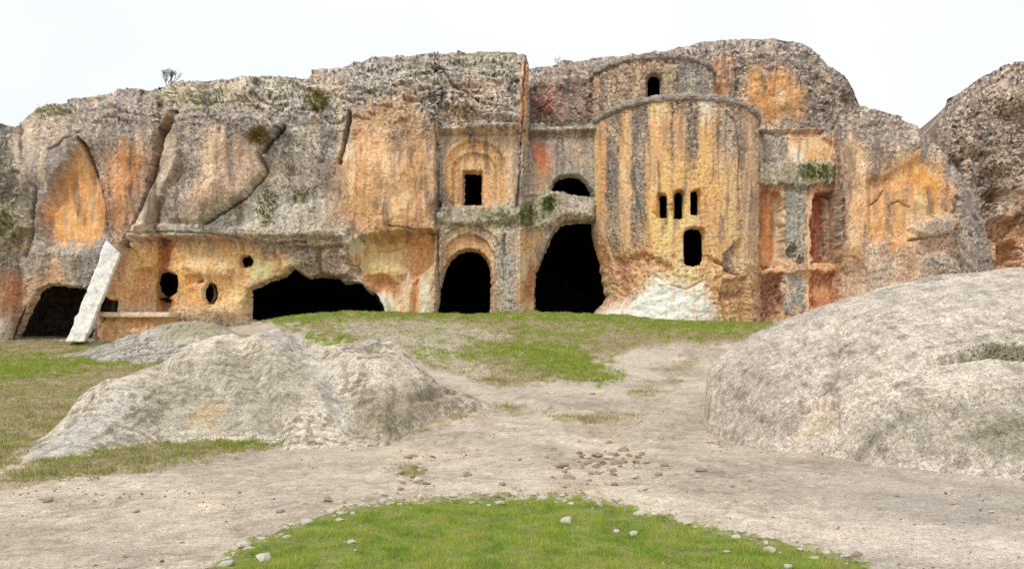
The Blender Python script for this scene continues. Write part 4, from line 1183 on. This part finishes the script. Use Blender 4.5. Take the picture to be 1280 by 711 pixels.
right_rock, PR, rmx, rmy = mound('boulder', [(878, 528), (882, 492), (888, 466), (897, 450), (920, 432), (950, 410), (1000, 388), (1050, 372), (1100, 358), (1150, 348), (1200, 341), (1280, 336), (1340, 338), (1420, 356), (1500, 400), (1560, 470)],
    [(878, 532), (890, 540), (910, 551), (960, 563), (1050, 575), (1100, 585), (1200, 596), (1280, 604), (1400, 606), (1560, 600)],
    [(878, 14.9), (900, 15.4), (950, 15.8), (1050, 15.6), (1200, 15.2), (1300, 15), (1560, 13.5)], [(878, .6), (950, 2.0), (1200, 3), (1560, 2)],
    (211, 196, 179), 1600,
    [([(905, 470), (960, 440), (980, 480), (1000, 540), (930, 545), (900, 520)], (162, 150, 136), .5, 16),
     ([(1000, 506), (1040, 500), (1046, 530), (1020, 545), (990, 545)], (212, 192, 160), .6, 10),
     ([(1185, 446), (1225, 436), (1240, 428), (1290, 432), (1290, 446), (1230, 448), (1190, 450)], (96, 94, 60), .75, 4),
     ([(1060, 540), (1140, 505), (1280, 490), (1320, 580), (1200, 585), (1100, 572)], (158, 148, 130), .6, 16),
     ([(1210, 525), (1290, 520), (1290, 570), (1230, 560)], (122, 116, 88), .5, 12),
     ([(940, 425), (1050, 380), (1200, 346), (1300, 340), (1300, 380), (1150, 390), (1040, 400), (960, 440)], (212, 199, 184), .6, 12)],
    [([(1165, 450), (1200, 446), (1240, 440), (1330, 446)], -.12, -8), ([(990, 400), (1040, 410), (1046, 440), (1038, 480), (1000, 505)], -.08, -7), ([(1000, 505), (1044, 502)], -.10, -5), ([(995, 505), (1046, 500), (1050, 545), (985, 550)], -.10, 5),
     ([(1130, 520), (1190, 500), (1250, 492)], -.10, -6), ([(1038, 390), (1056, 390)], -.12, -4)],
    ridge_pow=.8, crest=.8, amp=.6, pits=.35)
tag(right_rock, 'huge pale rounded boulder with a mossy crack, beside the trodden path', 'rock')

ledge_rock, PLg, _, _ = mound('rock_slab', [(40, 446), (100, 440), (140, 427), (180, 411), (215, 403), (245, 400), (265, 403), (285, 410), (300, 418)], [(40, 448), (100, 446), (160, 437), (220, 425), (280, 417), (300, 419)],
    [(40, 28.2), (140, 29.6), (245, 30.5), (300, 30)], [(40, .6), (245, 1.5), (300, .6)], (196, 186, 174), 1700,
    [([(180, 405), (250, 398), (300, 410), (280, 425), (200, 424)], (168, 158, 112), .5, 6)], [], ridge_pow=.7, crest=.9, nc=200, nr=90, amp=.8)
tag(ledge_rock, 'low pale slab of bare rock sloping down in front of the round opening', 'rock')

# ------------------------------------------------------------------ leaning slab and ledge bench at the grotto
def ribbed_prism(name, corners_front, thick, seed, colr, mat=M_CLIFF, n=(26, 60), sub=.03, stain=(150, 140, 128)):
    """slab with an uneven skin: four front corners (world), thickness vector"""
    a, b, c, d = [np.asarray(k, float) for k in corners_front]     # bottom-left, bottom-right, top-right, top-left
    tv = np.asarray(thick, float)
    nu, nv = n
    loop = []           # outline across: front then back
    us = np.concatenate([np.linspace(0, 1, nu), np.linspace(1, 0, nu)])
    bk = np.concatenate([np.zeros(nu), np.ones(nu)])
    vsx = np.linspace(0, 1, nv)
    Pm = np.zeros((nv, 2 * nu + 1, 3))
    for j, vv in enumerate(vsx):
        L0, R0 = a + (d - a) * vv, b + (c - b) * vv
        row = L0 + (R0 - L0) * us[:, None] + tv * bk[:, None]
        Pm[j, :-1] = row
        Pm[j, -1] = row[0]
    cen = Pm[:, :-1].mean(1, keepdims=True)
    out = Pm - cen
    out /= np.maximum(np.linalg.norm(out, axis=-1, keepdims=True), 1e-6)
    U, Vv = np.meshgrid(np.linspace(0, 1, 2 * nu + 1), vsx)
    nz = 1.2 * tri(Pm, .4, 4, seed, .65)
    Pm = Pm + out * (sub * 2 * nz)[..., None]
    V_ = Pm.reshape(-1, 3)
    Q_ = grid_faces(nv, 2 * nu + 1)
    k = len(V_)
    cb, ct = Pm[0, :-1].mean(0), Pm[-1, :-1].mean(0)
    V_ = np.vstack([V_, cb, ct])
    extra = []
    for i in range(2 * nu):
        extra.append((i + 1, i, k, k))
        t0 = (nv - 1) * (2 * nu + 1)
        extra.append((t0 + i, t0 + i + 1, k + 1, k + 1))
    nz2 = 1.3 * tri(Pm, .22, 4, seed + 7, .65)
    cc = lin(colr)[None] / ALB * (1 + .35 * np.concatenate([(nz + nz2).ravel(), [0, 0]]))[:, None]
    st_ = np.concatenate([sstep(.05, .45, nz2).ravel(), [0, 0]])[:, None] * .5
    cc = np.clip(cc + (lin(stain) / ALB - cc) * st_, .02, .85)
    me = bpy.data.meshes.new(name)
    me.from_pydata(V_.tolist(), [], [tuple(x) for x in Q_.tolist()] + [(e[0], e[1], e[2]) for e in extra])
    at = me.attributes.new('tint', 'FLOAT_COLOR', 'POINT')
    c4 = np.ones((len(V_), 4), np.float32); c4[:, :3] = cc
    at.data.foreach_set('color', c4.ravel())
    g = me.attributes.new('grit', 'FLOAT', 'POINT'); g.data.foreach_set('value', np.full(len(V_), .35, np.float32))
    me.polygons.foreach_set('use_smooth', np.ones(len(me.polygons), bool))
    me.update()
    return obj(name, me, mat)
ys = 32.2
u = lambda x, y, Y: unproj(np.array(float(x)), np.array(float(y)), Y)
slab = ribbed_prism('rock_fin', [u(82, 427, 31.45), u(105, 427, 31.45), u(150, 317, 32.6), u(133, 301, 32.6)], (-.12, .5, 0), 41, (220, 211, 199), sub=.045)
tag(slab, 'pale white slab of rock leaning across the mouth of the grotto', 'rock slab')
bench = ribbed_prism('stone_ledge', [u(118, 396, 32.6), u(212, 396, 32.6), u(212, 390, 32.6), u(118, 390, 32.6)], (0, 1.2, 0), 43, (200, 178, 152), n=(60, 12), sub=.05)
bench_b = ribbed_prism('base', [u(122, 430, 32.8), u(212, 424, 32.8), u(208, 395, 33.0), u(126, 395, 33.0)], (0, 1.0, 0), 44, (200, 160, 116), n=(60, 24), sub=.16, stain=(140, 104, 76))
bench_b.parent = bench
tag(bench, 'thin stone ledge on an orange base below the round opening', 'ledge')

# ------------------------------------------------------------------ plants on the rock
def leaf_cloud(name, pts, size, cols_, normal_bias=(0, -.6, .6)):
    """many small leaf triangles at given points"""
    n = len(pts)
    a = rng.standard_normal((n, 3)); a /= np.linalg.norm(a, axis=1, keepdims=True)
    b = rng.standard_normal((n, 3)) + np.array(normal_bias); b /= np.linalg.norm(b, axis=1, keepdims=True)
    c = np.cross(a, b); c /= np.maximum(np.linalg.norm(c, axis=1, keepdims=True), 1e-6)
    s = size * (.4 + .8 * rng.random((n, 1)))
    v = np.stack([pts - c * s * .35, pts + c * s * .35, pts + b * s], 1).reshape(-1, 3)
    f = np.arange(3 * n).reshape(-1, 3)
    k = rng.integers(0, len(cols_), n)
    base = np.asarray([lin(x) for x in cols_])[k] * (.6 + .7 * rng.random((n, 1)))
    return mesh_from(name, v, f, np.repeat(base, 3, 0), smooth=False)

def moss(px0, px1, py0, py1, n, size, cols_, label, thick=.12, surf_fn=surf, cat='plant', name='moss_clump', group=None):
    cx, cy, rx, ry = (px0 + px1) / 2, (py0 + py1) / 2, (px1 - px0) / 2, (py1 - py0) / 2
    pts = []
    k = 0
    while len(pts) < n and k < n * 20:
        k += 1
        x, y = rng.uniform(-1, 1, 2)
        if x * x + y * y > 1 - .75 * rng.random():
            continue
        px, py = cx + rx * x, cy + ry * y
        if perlin(np.array([px / 5.0]), np.array([py / 4.0]), 55)[0] < -.02:
            continue
        p = surf_fn(px, py)
        pts.append(p + np.array([rng.normal(0, .03), -abs(rng.normal(0, thick * .6)), rng.normal(0, .04)]))
    pts = np.array(pts)
    o = obj(name, leaf_cloud(name, pts, size * (.7 if name == 'moss_clump' else 1), cols_), M_LEAF)
    return tag(o, label, cat, group, 'stuff' if name == 'moss_clump' else None)

GREENS = [(104, 124, 52), (124, 140, 66), (86, 102, 44), (140, 146, 92)]
DRIES = [(150, 130, 70), (172, 146, 84), (128, 112, 60), (140, 130, 84)]
moss(318, 348, 232, 285, 900, .10, GREENS, 'dark green ivy creeping up a crack of the grey cliff above the wide cave', .05)
moss(362, 386, 234, 256, 350, .09, GREENS, 'small green tuft on pale rock to one side of the creeping ivy', .05)
moss(646, 670, 252, 286, 700, .10, GREENS, 'green moss at the low end of the swept ledge over the gateway', .06)
moss(676, 696, 244, 270, 600, .10, GREENS, 'green moss on the crest of the swept ledge below the upper opening', .06)
moss(604, 640, 264, 282, 350, .08, GREENS, 'thin green growth on the shelf over the arched doorway', .04)
moss(992, 1040, 204, 228, 900, .10, GREENS, 'green moss covering the ledge above the tall grey pilaster', .06)
moss(660, 700, 146, 158, 350, .10, GREENS + DRIES, 'olive growth on the shelf between the chapel and the drum', .05)
moss(384, 412, 112, 140, 700, .13, DRIES + GREENS[:1], 'dry yellowish bush near the round knob on the cliff top', .12, name='bush', cat='bush')
moss(314, 344, 160, 184, 700, .12, DRIES, 'straw coloured bush rooted in a notch of the grey cliff', .12, name='bush', cat='bush')
moss(200, 290, 112, 130, 700, .10, DRIES + GREENS, 'patchy yellow green grass on the crest below the bare shrub', .05)
moss(-20, 24, 258, 300, 700, .12, GREENS + DRIES, 'olive moss on the dark mass at the cliff end beside the grotto', .06)
moss(44, 84, 130, 146, 350, .10, GREENS + DRIES, 'dark green tufts on the rounded shoulder above the orange buttress', .05)
def surf_r(px, py):
    m = np.argmin((rmx[:172] - px) ** 2 + (rmy[:172] - py) ** 2)
    return PR[:172].reshape(-1, 3)[m].copy()
moss(1196, 1292, 430, 446, 420, .045, [(104, 106, 56), (134, 128, 78), (86, 88, 50)], 'dark moss lining the crack of the huge pale boulder', .03, surf_r)

def branch_tubes(root, height, n_main, seed, rad=.018):
    r = random.Random(seed)
    V_, F_ = [], []
    def tube(p0, p1, r0, r1):
        d = (p1 - p0).normalized()
        a = d.orthogonal().normalized(); b = d.cross(a)
        k = len(V_)
        for p, rr in ((p0, r0), (p1, r1)):
            for i in range(4):
                t_ = i * math.pi / 2
                V_.append(tuple(p + a * rr * math.cos(t_) + b * rr * math.sin(t_)))
        for i in range(4):
            j = (i + 1) % 4
            F_.append((k + i, k + j, k + 4 + j, k + 4 + i))
    def grow(p, d, ln, rr, lev):
        q_ = p + d * ln
        tube(p, q_, rr, rr * .7)
        if lev == 0:
            return
        for _ in range(r.choice((2, 3))):
            nd = (d + Vector((r.uniform(-.8, .8), r.uniform(-.8, .8), r.uniform(-.15, .6)))).normalized()
            grow(q_, nd, ln * r.uniform(.55, .85), rr * .68, lev - 1)
    for _ in range(n_main):
        d = Vector((r.uniform(-.6, .6), r.uniform(-.4, .4), 1)).normalized()
        grow(Vector(root), d, height * .32, rad, 4)
    me = bpy.data.meshes.new('bare_shrub')
    me.from_pydata(V_, [], F_)
    me.update()
    return me
p = surf(212, 108); p[2] -= .15
o = obj('bare_shrub', branch_tubes(p, .95, 6, 3), M_TWIG)
tag(o, 'leafless twiggy shrub standing against the sky on the left cliff crest', 'shrub')
p = unproj(np.array(697.0), np.array(82.0), 39.6); p[2] -= .1
o = obj('bare_shrub', branch_tubes(p, .55, 3, 9, .009), M_TWIG)
tag(o, 'faint wisp of bare twigs on the skyline between the chapel and the drum', 'shrub')

# ------------------------------------------------------------------ grass
def blades(name, x, y, z, hgt, wid, colr, label, lean=.5):
    n = len(x)
    ang = rng.random(n) * 6.283
    dx, dyy = np.cos(ang), np.sin(ang)
    la = rng.random(n) * 6.283
    lm = hgt * lean * (.3 + rng.random(n))
    b = np.stack([x, y, z - .01], -1)
    w = np.stack([dx * wid, dyy * wid, 0 * x], -1) / 2
    tip = b + np.stack([np.cos(la) * lm, np.sin(la) * lm, hgt], -1)
    v = np.stack([b - w, b + w, tip], 1).reshape(-1, 3)
    cc = np.repeat(colr, 3, 0)
    o = obj(name, mesh_from(name, v, np.arange(3 * n).reshape(-1, 3), cc, smooth=False), M_GRASS)
    return tag(o, label, 'grass', kind='stuff')

def ground_full(x, y):
    """height of the finished ground sheet"""
    i = np.clip(np.searchsorted(gy, y) - 1, 0, len(gy) - 2); j = np.clip(np.searchsorted(gx, x) - 1, 0, len(gx) - 2)
    fy = (y - gy[i]) / (gy[i + 1] - gy[i]); fx = (x - gx[j]) / (gx[j + 1] - gx[j])
    return (GZ[i, j] * (1 - fx) + GZ[i, j + 1] * fx) * (1 - fy) + (GZ[i + 1, j] * (1 - fx) + GZ[i + 1, j + 1] * fx) * fy

n = 420000
x, y = rng.uniform(-3.2, 4.0, n), rng.uniform(4.3, 9.3, n)
z = ground_full(x, y)
bx, by = proj(np.stack([x, y, z], -1))
lw = ground_masks(bx, by)[0]
clump = fbm(x / .22, y / .22, 3, 1901)
k = (rng.random(n) < lw ** 1.2 * np.clip(.8 + 1.3 * clump, .12, 1)) & (bx > -60) & (bx < 1340) & (by < 860)
x, y, z, clump = x[k], y[k], z[k], clump[k]
mixv = 1.5 * fbm(x / .34, y / .5, 4, 1911, .6) + .32 * rng.standard_normal(len(x))
pal = np.array([(.33, .47, .06), (.46, .53, .09), (.21, .34, .05), (.60, .50, .16)])
kk = np.where(mixv < -.35, 2, np.where(mixv < .15, 0, np.where(mixv < .62, 1, 3)))
cg = pal[kk] * (.7 + .6 * rng.random((len(x), 1)))
blades('lawn_grass', x, y, z, (.016 + .03 * rng.random(len(x)) ** 1.6) * np.clip(1 + 1.3 * clump, .4, 2.2), .0055, cg, 'bright green short turf in the foreground edged with pale stones', .7)

n = 900000
yy = 9.5 * (35.0 / 9.5) ** rng.random(n)
px_ = rng.uniform(-60, 1000, n)
x = (px_ - 640) / F * yy
y = yy
z = ground_full(x, y)
bx, by = proj(np.stack([x, y, z], -1))
_, gm, gn, dr, br = ground_masks(bx, by)
cl_ = fbm(x / .5, y / .5, 3, 1921)
dens = np.clip(gm * (.20 + .5 * sstep(-.05, .35, cl_)) * (1 - br) + gn * .75 + dr * .5 * sstep(-.1, .3, cl_), 0, 1)
k = (rng.random(n) < dens * .75)
x, y, z, gn, dr, cl_ = x[k], y[k], z[k], gn[k], dr[k], cl_[k]
isg = rng.random(len(x)) < np.clip(gn * .92 + .42 + .3 * cl_ - .35 * dr, 0, 1)
cg = np.where(isg[:, None], np.array([[.29, .37, .07]]), np.array([[.46, .37, .22]])) * (.65 + .7 * rng.random((len(x), 1)))
fresh = isg & (rng.random(len(x)) < .5)
cg[fresh] *= np.array([1.25, 1.2, .9])
blades('slope_grass', x, y, z, (.028 + .05 * rng.random(len(x))) * (1 + .5 * cl_), .008 + .0007 * y, cg, 'thin green and straw coloured grass on the slope below the cliff', .6)

# ------------------------------------------------------------------ stones
def stone_mesh(seed, flat=.55):
    r = np.random.default_rng(seed)
    import bmesh
    bm = bmesh.new()
    bmesh.ops.create_icosphere(bm, subdivisions=2, radius=1)
    for v_ in bm.verts:
        v_.co *= 1 + .10 * r.standard_normal()
    ph = r.uniform(0, 6, 6)
    pl = r.standard_normal((7, 3)); pl /= np.linalg.norm(pl, axis=1, keepdims=True)
    dd = r.uniform(.42, .85, 7)
    for v_ in bm.verts:
        c = np.array(v_.co)
        for pn, d_ in zip(pl, dd):
            e = c @ pn - d_
            if e > 0:
                c = c - pn * e * .9
        c = c * (1 + .06 * math.sin(3 * c[0] + ph[0]) + .06 * math.sin(4 * c[1] + ph[1]))
        v_.co = (c[0], c[1] * .8, c[2] * flat)
    me = bpy.data.meshes.new('stone')
    bm.to_mesh(me); bm.free()
    me.polygons.foreach_set('use_smooth', np.zeros(len(me.polygons), bool))
    return me
PALE = [stone_mesh(i) for i in range(6)]
BROWN = [stone_mesh(20 + i) for i in range(6)]
for me in PALE:
    me.materials.append(M_STONE_PALE)
for me in BROWN:
    me.materials.append(M_STONE_BROWN)

def ground_hit(px, py):
    Y = 10.0
    for _ in range(25):
        z_ = float(ground_full(np.array([(px - 640) / F * Y]), np.array([Y]))[0])
        Y = .4 * Y + .6 * min(max((EYE - z_) * F / max(py - HOR, 5), 3), 33)
    return (px - 640) / F * Y, Y, float(ground_full(np.array([(px - 640) / F * Y]), np.array([Y]))[0])

def stone(px, py, wpx, brown, label, group):
    x_, y_, z_ = ground_hit(px, py)
    s = wpx * y_ / F / 2
    o = obj('stone', random.choice(BROWN if brown else PALE), None)
    o.scale = (s * random.uniform(.9, 1.1), s * random.uniform(.8, 1.1), s * random.uniform(.65, 1.05))
    o.rotation_euler = (random.uniform(-.15, .15), random.uniform(-.15, .15), random.uniform(0, 6.28))
    o.location = (x_, y_, z_ + s * random.uniform(.10, .26))
    size = 'tiny' if wpx < 7 else ('small' if wpx < 13 else 'larger')
    label = label.replace('SZ', size).replace('TONE', 'brown' if brown else 'pale cream')
    tag(o, label, 'stone', size + (' brown ' if brown else ' pale ') + group)
L_EDGE = ('SZ TONE stone lying along the rim of the bright green turf', 'stones rimming the turf')
L_IN = ('SZ TONE stone lying out in the bright green turf', 'stones in the turf')
L_MID = ('SZ TONE stone of the loose scatter in the middle of the path', 'stones scattered mid path')
L_LEFT = ('SZ TONE stone of the low heap beside the path between rock and turf', 'heap of stones left of the scatter')
L_PATH = ('single SZ TONE stone lying loose on the pale bare path', 'single stones on the path')
rim = np.array(LAWN[:17], float)
seg = np.linalg.norm(np.diff(rim, axis=0), axis=1); cum = np.concatenate([[0], np.cumsum(seg)])
for _ in range(150):
    s_ = random.uniform(0, cum[-1])
    px_, py_ = np.interp(s_, cum, rim[:, 0]), np.interp(s_, cum, rim[:, 1])
    off = random.gauss(-3, 4)
    stone(px_, py_ + off, random.choice((4, 5, 6, 8, 10, 12, 15, 18)) * (1.2 if py_ > 680 else .9), random.random() < .25, *L_EDGE)
for px_, py_, w_ in [(330, 700, 26), (283, 706, 20), (384, 654, 22), (356, 664, 14), (1074, 692, 22), (1056, 699, 18), (962, 689, 24), (926, 664, 18), (770, 627, 15), (800, 646, 22), (905, 660, 16), (1000, 688, 14), (415, 640, 16), (440, 632, 14)]:
    stone(px_, py_, w_, False, *L_EDGE)
for px_, py_, w_ in [(708, 652, 20), (438, 678, 16), (445, 688, 9), (770, 664, 14), (792, 668, 14), (908, 690, 10), (985, 709, 16), (735, 690, 6), (640, 700, 5), (820, 690, 5)]:
    stone(px_, py_, w_, False, *L_IN)
for _ in range(70):
    px_, py_ = random.gauss(745, 38), random.gauss(578, 12)
    stone(px_, py_, random.choice((6, 8, 9, 11, 13, 16, 18)), random.random() < .7, *L_MID)
for _ in range(46):
    px_, py_ = random.gauss(513, 13), random.gauss(600, 11)
    stone(px_, py_, random.choice((5, 6, 8, 10, 13, 16)), random.random() < .65, *L_LEFT)
for px_, py_, w_, b_ in [(628, 606, 12, 1), (876, 588, 18, 1), (872, 597, 12, 0), (668, 481, 8, 1), (610, 483, 14, 1), (585, 594, 16, 1), (803, 612, 18, 0), (540, 571, 10, 1), (1002, 579, 10, 1), (915, 608, 8, 1), (1005, 653, 12, 0), (690, 492, 10, 0), (740, 492, 8, 1), (385, 455, 8, 0),
                         (60, 626, 14, 1), (170, 640, 10, 1), (112, 645, 8, 0), (350, 640, 12, 1), (410, 625, 14, 1), (455, 625, 12, 0), (1120, 620, 8, 1), (1180, 655, 7, 1), (1240, 640, 9, 0)]:
    stone(px_, py_, w_, bool(b_), *L_PATH)

L_RUB = ('SZ TONE rubble stone at the foot of the leaning white slab', 'rubble at the leaning slab')
for px_, py_, w_, b_ in [(78, 428, 9, 0), (112, 430, 10, 0), (120, 427, 7, 1), (104, 432, 6, 0), (70, 431, 6, 1), (128, 430, 8, 0), (62, 433, 5, 0), (92, 434, 7, 1), (137, 433, 6, 0)]:
    stone(px_, py_, w_, bool(b_), *L_RUB)

# loose grit on the path: too small and too many to count
n = 34000
x, y = rng.uniform(-9, 9, n), rng.uniform(5, 17, n)
z = ground_full(x, y)
bx, by = proj(np.stack([x, y, z], -1))
lw, gm, _, _, _ = ground_masks(bx, by)
dns = .10 + .9 * sstep(.05, .35, fbm(x / 1.3, y / 1.3, 3, 2001))
k = (rng.random(n) < (1 - lw) * dns) & (bx > -80) & (bx < 1360)
x, y, z = x[k], y[k], z[k]
n = len(x)
s = .005 + .018 * rng.random(n) ** 4
oc = np.array([(1, 0, 0), (0, 1, 0), (-1, 0, 0), (0, -1, 0), (0, 0, .7), (0, 0, -.5)], float)
of = np.array([(0, 1, 4), (1, 2, 4), (2, 3, 4), (3, 0, 4), (1, 0, 5), (2, 1, 5), (3, 2, 5), (0, 3, 5)])
jit = 1 + .35 * rng.standard_normal((n, 6, 3))
v = oc[None] * jit * s[:, None, None] + np.stack([x, y, z], -1)[:, None]
f = (of[None] + 6 * np.arange(n)[:, None, None]).reshape(-1, 3)
cg = np.where(rng.random((n, 1)) < .6, lin((190, 172, 148))[None], lin((140, 112, 84))[None]) * (.6 + .5 * rng.random((n, 1)))
o = obj('gravel', mesh_from('gravel', v.reshape(-1, 3), f, np.repeat(cg, 6, 0), np.full(6 * n, .3), smooth=False), M_BOULDER)
tag(o, 'fine loose grit strewn over the bare path', 'gravel', kind='stuff')
